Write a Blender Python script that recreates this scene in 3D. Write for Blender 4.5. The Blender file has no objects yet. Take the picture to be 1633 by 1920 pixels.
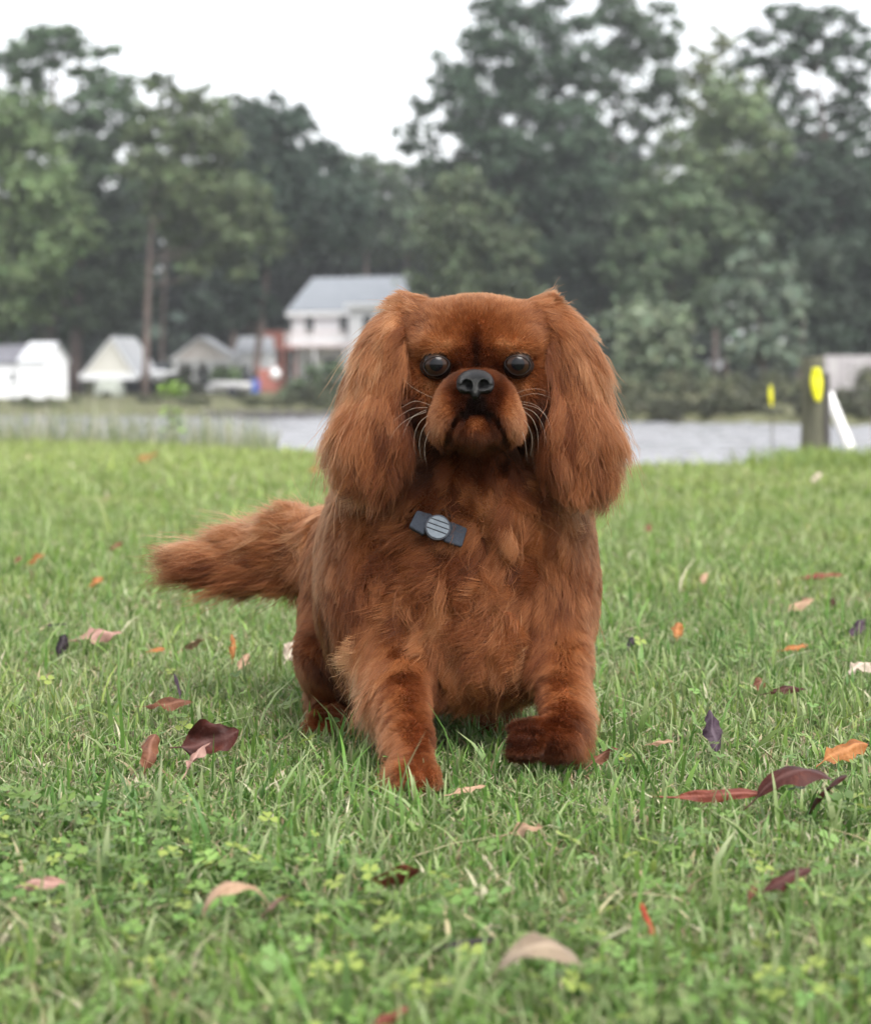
import bpy, bmesh, math, random
import numpy as np
from mathutils import Vector, Matrix, Euler
from mathutils.kdtree import KDTree

scene = bpy.context.scene
COL = scene.collection
PI = math.pi

# ------------------------------------------------------------------ camera
CAMZ = 0.35            # a low camera, about the height of the dog's chest
FPX = 4180.0           # focal length in pixels of a 1633 x 1920 frame
cam_data = bpy.data.cameras.new('camera')
cam = bpy.data.objects.new('camera', cam_data)
COL.objects.link(cam)
cam.location = (0, 0, CAMZ)
cam.rotation_euler = (PI / 2, 0, 0)
cam_data.sensor_fit = 'VERTICAL'
cam_data.sensor_height = 36.0
cam_data.lens = FPX / 1920.0 * 36.0
cam_data.shift_y = -(960 - 720) / 1920.0
cam_data.clip_start = 0.05
cam_data.clip_end = 3000
cam_data.dof.use_dof = True
cam_data.dof.focus_distance = 2.04
cam_data.dof.aperture_fstop = cam_data.lens / 9.4
cam_data.dof.aperture_blades = 0
scene.camera = cam

# ------------------------------------------------------------------ sky and sun (bright overcast)
world = bpy.data.worlds.new('World')
scene.world = world
world.use_nodes = True
nt = world.node_tree
nt.nodes.clear()
sky = nt.nodes.new('ShaderNodeTexSky')
sky.sky_type = 'NISHITA'
sky.sun_disc = False
SUN_EL, SUN_AZ = math.radians(58), math.radians(150)
sky.sun_elevation = SUN_EL
sky.sun_rotation = SUN_AZ
sky.dust_density = 3.0
hsv = nt.nodes.new('ShaderNodeHueSaturation')
hsv.inputs['Saturation'].default_value = 0.16      # cloud cover takes the blue out of the sky
bg = nt.nodes.new('ShaderNodeBackground')
bg.inputs['Strength'].default_value = 0.15
wo = nt.nodes.new('ShaderNodeOutputWorld')
nt.links.new(sky.outputs[0], hsv.inputs['Color'])
nt.links.new(hsv.outputs[0], bg.inputs['Color'])
nt.links.new(bg.outputs[0], wo.inputs['Surface'])

sun_data = bpy.data.lights.new('sun', 'SUN')
sun_data.energy = 1.2
sun_data.angle = math.radians(40)
sun_data.color = (1.0, 0.96, 0.9)
sun = bpy.data.objects.new('sun', sun_data)
COL.objects.link(sun)
# sky sun_rotation is measured clockwise from +Y
sd = Vector((math.sin(SUN_AZ) * math.cos(SUN_EL), math.cos(SUN_AZ) * math.cos(SUN_EL), math.sin(SUN_EL)))
sun.rotation_euler = (-sd).to_track_quat('-Z', 'Y').to_euler()
sun.location = sd * 50

scene.view_settings.view_transform = 'Standard'
scene.view_settings.look = 'None'
scene.view_settings.gamma = 1.0
scene.view_settings.use_curve_mapping = False
scene.view_settings.exposure = 1.6
scene.cycles.max_bounces = 8
scene.cycles.diffuse_bounces = 4
scene.cycles.glossy_bounces = 3
scene.cycles.transmission_bounces = 6
scene.cycles.transparent_max_bounces = 4
scene.cycles.use_denoising = True

# ------------------------------------------------------------------ helpers
def W(px, py, Y):
    """world point seen at photo pixel (px, py) at distance Y"""
    return Vector(((px - 816.5) * Y / FPX, Y, CAMZ - (py - 720.0) * Y / FPX))

def ground_at(px, py):
    """point of the lawn (z = 0) seen at a photo pixel"""
    Y = CAMZ * FPX / (py - 720.0)
    return Vector(((px - 816.5) * Y / FPX, Y, 0.0))

def tag(o, label=None, cat=None, group=None, kind=None):
    if label: o['label'] = label
    if cat: o['category'] = cat
    if group: o['group'] = group
    if kind: o['kind'] = kind
    return o

def empty(name, loc=(0, 0, 0), rz=0.0):
    o = bpy.data.objects.new(name, None)
    o.empty_display_size = 0.1
    COL.objects.link(o)
    o.location = loc
    o.rotation_euler = (0, 0, rz)
    return o

def link_mesh(name, me, mat=None, parent=None):
    o = bpy.data.objects.new(name, me)
    COL.objects.link(o)
    if mat is not None:
        for m in (mat if isinstance(mat, (list, tuple)) else [mat]):
            me.materials.append(m)
    if parent is not None:
        o.parent = parent
    return o

def np_mesh(name, verts, faces, smooth=False):
    """verts (N,3), faces (M,k) with constant k"""
    me = bpy.data.meshes.new(name)
    verts = np.ascontiguousarray(verts, dtype=np.float32)
    faces = np.ascontiguousarray(faces, dtype=np.int32)
    n, k = faces.shape
    me.vertices.add(len(verts)); me.vertices.foreach_set('co', verts.ravel())
    me.loops.add(n * k); me.loops.foreach_set('vertex_index', faces.ravel())
    me.polygons.add(n)
    me.polygons.foreach_set('loop_start', np.arange(0, n * k, k, dtype=np.int32))
    me.polygons.foreach_set('loop_total', np.full(n, k, dtype=np.int32))
    if smooth:
        me.polygons.foreach_set('use_smooth', np.ones(n, dtype=bool))
    me.update(calc_edges=True)
    return me

def vcol(me, name, rgb):
    a = me.attributes.new(name, 'FLOAT_COLOR', 'POINT')
    rgba = np.ones((len(rgb), 4), dtype=np.float32); rgba[:, :3] = rgb
    a.data.foreach_set('color', rgba.ravel())

def vfloat(me, name, v):
    a = me.attributes.new(name, 'FLOAT', 'POINT')
    a.data.foreach_set('value', np.asarray(v, dtype=np.float32))

class MB:
    """collects boxes, tubes and polygons, links them as ONE mesh object"""
    def __init__(s): s.v = []; s.f = []
    def add(s, vs, fs):
        b = len(s.v); s.v += [tuple(v) for v in vs]; s.f += [tuple(i + b for i in f) for f in fs]; return s
    def box(s, x0, x1, y0, y1, z0, z1):
        return s.add([(x, y, z) for z in (z0, z1) for y in (y0, y1) for x in (x0, x1)],
                     [(0, 2, 3, 1), (4, 5, 7, 6), (0, 1, 5, 4), (2, 6, 7, 3), (0, 4, 6, 2), (1, 3, 7, 5)])
    def beam(s, a, b, w, h=None, up=(0, 0, 1)):
        a, b = Vector(a), Vector(b); h = h or w
        d = (b - a).normalized(); u = Vector(up)
        if abs(d.dot(u)) > 0.98: u = Vector((0, 1, 0))
        r = d.cross(u).normalized(); u = r.cross(d).normalized()
        vs = [p + r * (sx * w / 2) + u * (sz * h / 2) for p in (a, b) for sx, sz in ((-1, -1), (1, -1), (1, 1), (-1, 1))]
        return s.add(vs, [(0, 1, 2, 3), (7, 6, 5, 4), (0, 4, 5, 1), (1, 5, 6, 2), (2, 6, 7, 3), (3, 7, 4, 0)])
    def tube(s, pts, rads, n=8, cap=True):
        pts = [Vector(p) for p in pts]; base = len(s.v); up = Vector((0.13, 0.21, 1)).normalized()
        for i, p in enumerate(pts):
            d = (pts[min(i + 1, len(pts) - 1)] - pts[max(i - 1, 0)]).normalized()
            u = up if abs(d.dot(up)) < 0.95 else Vector((1, 0.1, 0))
            r = d.cross(u).normalized(); q = r.cross(d).normalized()
            for k in range(n):
                t = 2 * PI * k / n
                s.v.append(tuple(p + (r * math.cos(t) + q * math.sin(t)) * rads[i]))
        for i in range(len(pts) - 1):
            for k in range(n):
                a, b = base + i * n + k, base + i * n + (k + 1) % n
                s.f.append((a, b, b + n, a + n))
        if cap:
            s.f.append(tuple(base + k for k in range(n))[::-1])
            s.f.append(tuple(base + (len(pts) - 1) * n + k for k in range(n)))
        return s
    def prism(s, poly, axis, a0, a1):
        """extrude a 2-D polygon along axis ('x','y','z') from a0 to a1"""
        def p3(u, v, a): return {'x': (a, u, v), 'y': (u, a, v), 'z': (u, v, a)}[axis]
        n = len(poly)
        vs = [p3(u, v, a0) for u, v in poly] + [p3(u, v, a1) for u, v in poly]
        return s.add(vs, [tuple(range(n))[::-1], tuple(range(n, 2 * n))] + [(i, (i + 1) % n, n + (i + 1) % n, n + i) for i in range(n)])
    def ball(s, c, r, n=10, m=6):
        rx, ry, rz = r if isinstance(r, (tuple, list)) else (r, r, r)
        b = len(s.v)
        for j in range(m + 1):
            th = PI * j / m
            for k in range(n):
                s.v.append((c[0] + rx * math.sin(th) * math.cos(2 * PI * k / n), c[1] + ry * math.sin(th) * math.sin(2 * PI * k / n), c[2] + rz * math.cos(th)))
        for j in range(m):
            for k in range(n):
                s.f.append((b + j * n + k, b + (j + 1) * n + k, b + (j + 1) * n + (k + 1) % n, b + j * n + (k + 1) % n))
        return s
    def build(s, name, mat, parent=None, smooth=False):
        me = bpy.data.meshes.new(name)
        me.from_pydata(s.v, [], s.f)
        bm = bmesh.new(); bm.from_mesh(me)
        bmesh.ops.recalc_face_normals(bm, faces=bm.faces); bm.to_mesh(me); bm.free()
        if smooth:
            me.polygons.foreach_set('use_smooth', np.ones(len(me.polygons), dtype=bool))
        return link_mesh(name, me, mat, parent)

def new_mat(name):
    m = bpy.data.materials.new(name); m.use_nodes = True
    t = m.node_tree; t.nodes.clear()
    out = t.nodes.new('ShaderNodeOutputMaterial')
    return m, t, out

def N(t, kind, **inp):
    n = t.nodes.new(kind)
    for k, v in inp.items():
        n.inputs[k.replace('_', ' ')].default_value = v
    return n

def simple_mat(name, c1, c2=None, scale=6.0, rough=0.7, spec=0.3, bump=0.0, stretch=(1, 1, 1), metal=0.0, detail=4.0, coat=0.0, bump_scale=None):
    """principled surface with a noise mottle between two colours and a fine relief"""
    m, t, out = new_mat(name)
    b = N(t, 'ShaderNodeBsdfPrincipled', Roughness=rough, Metallic=metal)
    b.inputs['Specular IOR Level'].default_value = spec
    b.inputs['Coat Weight'].default_value = coat
    t.links.new(b.outputs[0], out.inputs['Surface'])
    tc = N(t, 'ShaderNodeTexCoord'); mp = N(t, 'ShaderNodeMapping'); mp.inputs['Scale'].default_value = stretch
    t.links.new(tc.outputs['Object'], mp.inputs[0])
    nz = N(t, 'ShaderNodeTexNoise', Scale=scale, Detail=detail, Roughness=0.6)
    t.links.new(mp.outputs[0], nz.inputs['Vector'])
    c2 = c2 or tuple(x * 0.75 for x in c1)
    rp = N(t, 'ShaderNodeValToRGB')
    rp.color_ramp.elements[0].position = 0.35; rp.color_ramp.elements[1].position = 0.65
    rp.color_ramp.elements[0].color = (*c2, 1); rp.color_ramp.elements[1].color = (*c1, 1)
    t.links.new(nz.outputs['Fac'], rp.inputs[0]); t.links.new(rp.outputs[0], b.inputs['Base Color'])
    if bump:
        n2 = N(t, 'ShaderNodeTexNoise', Scale=bump_scale or scale * 6, Detail=3.0)
        t.links.new(mp.outputs[0], n2.inputs['Vector'])
        bp = N(t, 'ShaderNodeBump', Strength=bump, Distance=0.02)
        t.links.new(n2.outputs['Fac'], bp.inputs['Height']); t.links.new(bp.outputs[0], b.inputs['Normal'])
    return m

def srgb(r, g, b):
    f = lambda c: (c / 255 / 12.92) if c / 255 <= 0.04045 else ((c / 255 + 0.055) / 1.055) ** 2.4
    return (f(r), f(g), f(b))
# ================================================================== the setting
def ground_mat(name, cols, scales=(0.6, 9.0), rough=0.95, bump=0.3):
    """soil and turf: two noises mixing three colours"""
    m, t, out = new_mat(name)
    b = N(t, 'ShaderNodeBsdfPrincipled', Roughness=rough); b.inputs['Specular IOR Level'].default_value = 0.1
    tc = N(t, 'ShaderNodeTexCoord')
    n1 = N(t, 'ShaderNodeTexNoise', Scale=scales[0], Detail=4.0); n2 = N(t, 'ShaderNodeTexNoise', Scale=scales[1], Detail=6.0, Roughness=.7)
    for n in (n1, n2): t.links.new(tc.outputs['Object'], n.inputs['Vector'])
    r1 = N(t, 'ShaderNodeValToRGB'); r1.color_ramp.elements[0].color = (*cols[0], 1); r1.color_ramp.elements[1].color = (*cols[1], 1)
    r1.color_ramp.elements[0].position = .38; r1.color_ramp.elements[1].position = .62
    t.links.new(n1.outputs['Fac'], r1.inputs[0])
    mr = N(t, 'ShaderNodeMapRange'); mr.inputs['From Min'].default_value = .5; mr.inputs['From Max'].default_value = .7
    t.links.new(n2.outputs['Fac'], mr.inputs['Value'])
    mx = N(t, 'ShaderNodeMix'); mx.data_type = 'RGBA'; mx.inputs['B'].default_value = (*cols[2], 1)
    t.links.new(mr.outputs[0], mx.inputs['Factor']); t.links.new(r1.outputs[0], mx.inputs['A'])
    t.links.new(mx.outputs['Result'], b.inputs['Base Color'])
    bp = N(t, 'ShaderNodeBump', Strength=bump, Distance=.05); t.links.new(n2.outputs['Fac'], bp.inputs['Height']); t.links.new(bp.outputs[0], b.inputs['Normal'])
    t.links.new(b.outputs[0], out.inputs['Surface'])
    return m

def lerp_poly(pts, x):
    for (x0, y0), (x1, y1) in zip(pts, pts[1:]):
        if x <= x1: return y0 + (y1 - y0) * max(0.0, (x - x0)) / (x1 - x0)
    return pts[-1][1]

# near lawn with its edge above the creek
EDGE = []
for px, Y in ((-3200, 15.0), (-1200, 14.2), (-200, 13.6), (0, 13.3), (300, 12.6), (620, 10.9), (900, 9.7), (1160, 9.2), (1400, 9.4), (1633, 10.2), (2600, 11.0), (5000, 11.5)):
    EDGE.append(((px - 816.5) * Y / FPX, Y))
MAT_LAWN = ground_mat('lawn_soil', ((.045, .062, .022), (.075, .085, .032), (.12, .10, .05)), (2.2, 60.0))
xs = np.linspace(-9, 10, 77)
v, f = [], []
rows = [0.0, .25, .5, .75, 1.0]
for x in xs:
    e = lerp_poly(EDGE, x) + .12 * math.sin(x * 2.3) + .07 * math.sin(x * 6.1 + 1)
    for r in rows: v.append((x, -4 + (e + 4) * r, 0.0))
    v.append((x, e + .35, -.16)); v.append((x, e + .8, -.60)); v.append((x, e + 1.6, -1.3))
nr = len(rows) + 3
for i in range(len(xs) - 1):
    for j in range(nr - 1):
        f.append((i * nr + j, (i + 1) * nr + j, (i + 1) * nr + j + 1, i * nr + j + 1))
lawn = link_mesh('lawn', np_mesh('lawn', np.array(v), np.array(f), True), MAT_LAWN)
tag(lawn, 'mown green lawn in the foreground running to the edge of the creek', kind='structure')

# far shore: a sheet that reaches the horizon
SHORE = [(-900, 105), (-150, 100), (-40, 95), (-16.4, 84), (-8, 80), (12.7, 63), (40, 59), (900, 57)]
def zg(x, y):
    s = lerp_poly(SHORE, x); d = y - s
    k = min(max((x + 3) / 8, 0), 1); k = k * k * (3 - 2 * k)
    left = -.62 + .17 * min(max(d / 30, 0), 1) + .35 * min(max((y - 119) / 9, 0), 1)
    right = -.60 + .50 * min(max(d / 22, 0), 1)
    h = left * (1 - k) + right * k
    if d < 1.2: h = -1.15 + (h + 1.15) * max(d, 0) / 1.2
    return h
xs = sorted(set(list(np.linspace(-45, 45, 61)) + [-900, -400, -150, -90, 90, 150, 400, 900]))
v, f = [], []
ds = [0, .4, .8, 1.2, 2.5, 5, 9, 14, 20, 27, 34, 40, 46, 55, 70, 90, 130, 220, 500, 1700]
for x in xs:
    s = lerp_poly(SHORE, x) + .35 * math.sin(x * .9) + .2 * math.sin(x * 2.1)
    for d in ds: v.append((x, s + d, zg(x, lerp_poly(SHORE, x) + d)))
for i in range(len(xs) - 1):
    for j in range(len(ds) - 1):
        a = i * len(ds) + j; f.append((a, a + len(ds), a + len(ds) + 1, a + 1))
MAT_FAR = ground_mat('far_bank_turf', ((.085, .088, .046), (.115, .118, .066), (.07, .058, .040)), (.35, 2.2))
fb = link_mesh('far_bank', np_mesh('far_bank', np.array(v), np.array(f), True), MAT_FAR)
tag(fb, 'grassy far bank across the creek with houses and trees on it', kind='structure')

# water
m, t, out = new_mat('creek_water')
b = N(t, 'ShaderNodeBsdfPrincipled', Roughness=.22); b.inputs['Base Color'].default_value = (.20, .20, .21, 1); b.inputs['IOR'].default_value = 1.33
b.inputs['Specular IOR Level'].default_value = .5
tc = N(t, 'ShaderNodeTexCoord'); mp = N(t, 'ShaderNodeMapping'); mp.inputs['Scale'].default_value = (1, .6, 1); t.links.new(tc.outputs['Object'], mp.inputs[0])
n1 = N(t, 'ShaderNodeTexNoise', Scale=1.6, Detail=5.0, Roughness=.6); t.links.new(mp.outputs[0], n1.inputs['Vector'])
bp = N(t, 'ShaderNodeBump', Strength=.6, Distance=.06); t.links.new(n1.outputs['Fac'], bp.inputs['Height']); t.links.new(bp.outputs[0], b.inputs['Normal'])
t.links.new(b.outputs[0], out.inputs['Surface'])
# a sheet of small wind waves where the camera can see them, flat water beyond the sides
wr_ = np.random.default_rng(3)
ys = 8.6 + (118 - 8.6) * np.linspace(0, 1, 500) ** 1.3
us = np.linspace(-1, 1, 130)
YY, UU = np.meshgrid(ys, us, indexing='ij'); XX = UU * (YY * .28 + 4)
ZZ = np.full_like(XX, -.85)
for i in range(26):
    wl = wr_.uniform(.35, .95); th = wr_.normal(.2, .7); kx, ky = math.sin(th) * 2 * PI / wl, math.cos(th) * 2 * PI / wl
    ZZ = ZZ + .0125 * wl * np.sin(kx * XX + ky * YY + wr_.uniform(0, 6.28))
nx_ = len(us); ii = np.arange((len(ys) - 1) * nx_).reshape(-1, nx_)[:, :-1].ravel()
wv = np.stack([XX, YY, ZZ], -1).reshape(-1, 3); wf = np.stack([ii, ii + 1, ii + nx_ + 1, ii + nx_], 1)
ex = np.array([(-900, 8.6, -.86), (900, 8.6, -.86), (900, 130, -.86), (-900, 130, -.86)]) + np.array([0, 0, -.14])
wf = np.concatenate([wf, np.array([[len(wv), len(wv) + 1, len(wv) + 2, len(wv) + 3]])])
wt = link_mesh('water', np_mesh('water', np.concatenate([wv, ex]), wf, True), m)
tag(wt, 'pale rippled creek water between the lawn and the far bank', kind='structure')

# ------------------------------------------------------------------ materials of the buildings
MAT_WHITE = simple_mat('white_siding', (.78, .78, .80), (.72, .72, .74), scale=1.5, rough=.6)
MAT_TRIM = simple_mat('white_trim', (.82, .82, .83), (.76, .76, .77), scale=3, rough=.5)
MAT_CREAM = simple_mat('cream_siding', (.64, .62, .56), (.58, .56, .50), scale=2, rough=.7)
MAT_PINKISH = simple_mat('pale_pink_wall', (.74, .69, .66), (.68, .62, .60), scale=2, rough=.7)
MAT_SHINGLE = simple_mat('grey_shingles', (.20, .215, .24), (.165, .18, .20), scale=2.5, rough=.9, bump=.3)
MAT_DKSHINGLE = simple_mat('dark_shingles', (.15, .15, .17), (.11, .11, .13), scale=3, rough=.9, bump=.3)
MAT_LTSHINGLE = simple_mat('light_grey_roof', (.45, .46, .48), (.40, .41, .43), scale=2, rough=.85)
MAT_GLASS = simple_mat('window_glass', (.035, .045, .055), (.02, .025, .03), scale=1, rough=.08, spec=.6)
MAT_DECK = simple_mat('red_brown_deck_wood', (.33, .13, .10), (.26, .10, .08), scale=3, rough=.8)
MAT_PINKRAIL = simple_mat('faded_pink_rail', (.68, .57, .56), (.61, .51, .50), scale=3, rough=.8)
MAT_DARK_IN = simple_mat('dark_interior', (.035, .035, .04), (.02, .02, .025), scale=2, rough=.9)
MAT_GREYWALL = simple_mat('grey_wall', (.58, .57, .58), (.50, .49, .50), scale=2, rough=.8)
MAT_BARK = simple_mat('pine_bark', (.16, .12, .105), (.085, .065, .06), scale=3.5, rough=.95, bump=.8, stretch=(2, 2, .5))
MAT_TIMBER = simple_mat('weathered_timber', (.13, .12, .115), (.075, .07, .07), scale=4, rough=.9, bump=.5, stretch=(3, 3, .6))
MAT_POST = simple_mat('grey_brown_post_wood', (.135, .13, .09), (.08, .078, .058), scale=14, rough=.9, bump=.6, stretch=(2, 2, .3))
MAT_STONE = simple_mat('pale_weathered_board', (.40, .38, .38), (.27, .25, .26), scale=2.2, rough=.9, bump=.4, stretch=(2, 1, .6))

def window(parent, mat_frame, x, z, w, h, y=0.0, side='y'):
    """frame ring standing proud of the wall, pane set into it, sill below; wall plane faces -y in the parent's space"""
    t = .09
    fr = MB()
    fr.box(x - w / 2 - t, x + w / 2 + t, y - .05, y + .02, z + h / 2, z + h / 2 + t)
    fr.box(x - w / 2 - t, x + w / 2 + t, y - .05, y + .02, z - h / 2 - t, z - h / 2)
    fr.box(x - w / 2 - t, x - w / 2, y - .05, y + .02, z - h / 2, z + h / 2)
    fr.box(x + w / 2, x + w / 2 + t, y - .05, y + .02, z - h / 2, z + h / 2)
    fr.box(x - w / 2, x + w / 2, y - .035, y + .02, z - .025, z + .025)
    o = fr.build('window', mat_frame, parent)
    for z0, z1 in ((z - h / 2, z - .025), (z + .025, z + h / 2)):
        MB().box(x - w / 2, x + w / 2, y - .012, y + .005, z0, z1).build('pane', MAT_GLASS, o)
    MB().box(x - w / 2 - .14, x + w / 2 + .14, y - .11, y - .052, z - h / 2 - .15, z - h / 2 - t).build('sill', mat_frame, o)
    return o

def gable_body(x0, x1, y0, y1, h, rise):
    """walls whose gable ends face +-x"""
    mb = MB(); ym = (y0 + y1) / 2
    vs = [(x, y, z) for x in (x0, x1) for y, z in ((y0, 0), (y1, 0), (y1, h), (ym, h + rise), (y0, h))]
    return mb.add(vs, [(4, 3, 2, 1, 0), (5, 6, 7, 8, 9), (0, 5, 9, 4), (1, 2, 7, 6), (2, 3, 8, 7), (3, 4, 9, 8)])

def gable_roof(x0, x1, y0, y1, h, rise, over=.25, th=.10):
    ym = (y0 + y1) / 2; sl = rise / (ym - y0); mb = MB()
    e = over
    poly = [(y0 - e, h - e * sl + .01), (ym, h + rise + .01), (y1 + e, h - e * sl + .01), (y1 + e, h - e * sl + .01 + th), (ym, h + rise + .01 + th), (y0 - e, h - e * sl + .01 + th)]
    mb.prism(poly[:2] + [poly[4], poly[5]], 'x', x0 - e, x1 + e)
    mb.prism([poly[1], poly[2], poly[3], poly[4]], 'x', x0 - e, x1 + e)
    return mb

def place(name, px, Y, yaw, label, cat, group=None):
    x = (px - 816.5) * Y / FPX
    o = empty(name, (x, Y, zg(x, Y)), math.radians(yaw)); tag(o, label, cat, group); return o

# ---- white shed at the left edge (two sections)
S = place('shed', 84, 118, -20, 'white garden shed with a grey roof at the left edge of the far bank', 'shed')
gable_body(-1.5, 0, 0, 2.5, 2.0, .95).build('wall', MAT_WHITE, S)
gable_roof(-1.5, 0, 0, 2.5, 2.0, .95, .12).build('roof', MAT_LTSHINGLE, S)
gable_body(-5.2, -1.5, .25, 2.25, 1.95, .85).build('wall', MAT_WHITE, S)
gable_roof(-5.1, -1.62, .25, 2.25, 1.95, .85, .12).build('roof', MAT_DKSHINGLE, S)
window(S, MAT_TRIM, -2.05, 1.15, .34, .5, .25)
d = MB().box(-4.3, -3.4, .20, .24, .05, 1.75).build('door', MAT_TRIM, S)
MB().box(-3.52, -3.47, .16, .198, .85, .97).build('handle', MAT_DARK_IN, d)
for x in (-1.5, 0): MB().box(x - .06, x + .06, -.025, -.003, 0, 1.98).build('corner_board', MAT_TRIM, S)

# ---- gabled carport
Cp = place('carport', 205, 124, 0, 'small gabled carport with a cream gable left of the tall pine trunk', 'carport')
k = 124 / FPX
hw, eave, ridge, dep = 1.52, 1.05, 3.05, 4.5
mb = MB(); mb.prism([(-hw, eave + .02), (0.15, ridge), (hw, eave + .02)], 'y', .02, .14); mb.build('gable', MAT_CREAM, Cp)
for a, b2 in (((-hw - .1, eave - .1), (.15, ridge + .12)), ((.15, ridge + .12), (hw + .1, eave - .1))):
    MB().beam((a[0], -.05, a[1]), (b2[0], -.05, b2[1]), .08, .26, up=(0, 1, 0)).build('barge_board', MAT_TRIM, Cp)
    r = MB(); r.add([(a[0], .0, a[1] + .1), (b2[0], .0, b2[1] + .1), (b2[0] + .75, dep, b2[1] + .1), (a[0] + .75, dep, a[1] + .1),
                     (a[0], .0, a[1] + .02), (b2[0], .0, b2[1] + .02), (b2[0] + .75, dep, b2[1] + .02), (a[0] + .75, dep, a[1] + .02)],
                    [(0, 1, 2, 3), (7, 6, 5, 4), (0, 4, 5, 1), (1, 5, 6, 2), (2, 6, 7, 3), (3, 7, 4, 0)])
    r.build('roof', MAT_LTSHINGLE, Cp)
MB().box(-hw - .12, hw + .05, -.07, .015, eave - .22, eave + .16).build('fascia', MAT_TRIM, Cp)
for x in (-hw + .05, hw - .12): MB().box(x - .07, x + .07, 0.02, .16, -.1, eave - .22).build('post', MAT_DARK_IN, Cp)
MB().box(-hw + .6, hw + .6, dep - .1, dep, -.1, eave).build('back_wall', MAT_DARK_IN, Cp)

def tarp_hump(name, px, Y, L, Wd, H, mat, label, cat):
    """a sheet drawn over something long: rounded sides, creased, with a sagging hem"""
    x = (px - 816.5) * Y / FPX
    nx, na = 12, 14; v, f = [], []
    for i in range(nx + 1):
        u = i / nx * 2 - 1; tp = (1 - abs(u) ** 3.2) ** .5
        for j in range(na + 1):
            a = PI * j / na
            c, s_ = math.cos(a), math.sin(a)
            r = 1 + .03 * math.sin(i * 2.1 + j * 1.7)
            v.append((Wd / 2 * math.copysign(abs(c) ** .7, c) * (.35 + .65 * tp) * r, u * L / 2, H * (abs(s_) ** .6) * (.25 + .75 * tp) * r))
    for i in range(nx):
        for j in range(na):
            a = i * (na + 1) + j; f.append((a, a + 1, a + na + 2, a + na + 1))
    o = MB().add(v, f).build(name, mat, smooth=True); o.location = (x, Y, zg(x, Y)); tag(o, label, cat); return o
MAT_TARP = simple_mat('grey_green_tarp', (.36, .38, .33), (.30, .32, .28), scale=3, rough=.7, bump=.3)
tarp_hump('tarp_cover', 206, 123.2, 2.2, 1.65, .92, MAT_TARP, 'pale grey-green tarp over a rounded load under the gabled carport', 'tarp')

def small_boat(name, px, Y, L, Wd, H, yaw, lift, hull_mat, label, deckhouse=True):
    """trailered boat: hull with a pointed bow, gunwale, windscreen, trailer with wheels"""
    b0 = place(name, px, Y, yaw, label, 'boat')
    n = 10; v, f = [], []
    for i in range(n + 1):
        u = i / n; w = Wd / 2 * (1 - max(0, (u - .45) / .55) ** 2.2) * (.92 + .08 * min(u * 5, 1)); kz = .0 + .22 * H * max(0, (u - .6) / .4) ** 2
        for sx, z in ((-1, H + .16 * H * u * u), (-.86, .45 * H + kz), (-.15, kz), (.15, kz), (.86, .45 * H + kz), (1, H + .16 * H * u * u)):
            v.append((w * sx, -L / 2 + u * L, z + lift))
    for i in range(n):
        for j in range(5): a = i * 6 + j; f.append((a, a + 1, a + 7, a + 6))
        f.append((i * 6, i * 6 + 6, i * 6 + 11, i * 6 + 5))
    f.append((0, 1, 2, 3, 4, 5))
    MB().add(v, f).build('hull', hull_mat, b0, True)
    if deckhouse:
        MB().add([(-.36 * Wd, .02 * L, H + lift + .05), (.36 * Wd, .02 * L, H + lift + .05), (.30 * Wd, -.06 * L, H + lift + .45), (-.30 * Wd, -.06 * L, H + lift + .45),
                  (-.36 * Wd, .0 * L, H + lift + .05), (.36 * Wd, .0 * L, H + lift + .05), (.30 * Wd, -.08 * L, H + lift + .45), (-.30 * Wd, -.08 * L, H + lift + .45)],
                 [(0, 1, 2, 3), (7, 6, 5, 4), (0, 4, 5, 1), (1, 5, 6, 2), (2, 6, 7, 3), (3, 7, 4, 0)]).build('windscreen', MAT_GLASS, b0)
    tr = MB(); tr.box(-.3 * Wd, -.22 * Wd, -.45 * L, .6 * L, lift - .14, lift - .05); tr.box(.22 * Wd, .3 * Wd, -.45 * L, .6 * L, lift - .14, lift - .05); tr.box(-.55 * Wd, .55 * Wd, -.2 * L, -.16 * L, lift - .21, lift - .145)
    tr.build('trailer', MAT_DARK_IN, b0)
    for sx in (-1, 1):
        w = MB(); w.prism([(-.18 * L + .28 * math.cos(2 * PI * i / 14), .28 + .28 * math.sin(2 * PI * i / 14)) for i in range(14)], 'x', sx * .58 * Wd - .08, sx * .58 * Wd + .08); w.build('wheel', MAT_DARK_IN, b0)
    return b0
small_boat('motorboat', 301, 126, 3.6, 1.15, .62, 172, .62, MAT_TRIM, 'white motorboat seen end-on just right of the tall pine trunk')
small_boat('motorboat', 432, 121, 2.3, .95, .5, 68, .32, MAT_GREYWALL, 'grey-white open boat lying on the bank before the cottage porch', False)

# ---- cottage with a porch
Ct = place('cottage', 395, 136, 0, 'white cottage with a columned porch left of the two-storey house', 'house')
k = 136 / FPX
def K(px): return (px - 395) * k
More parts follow.
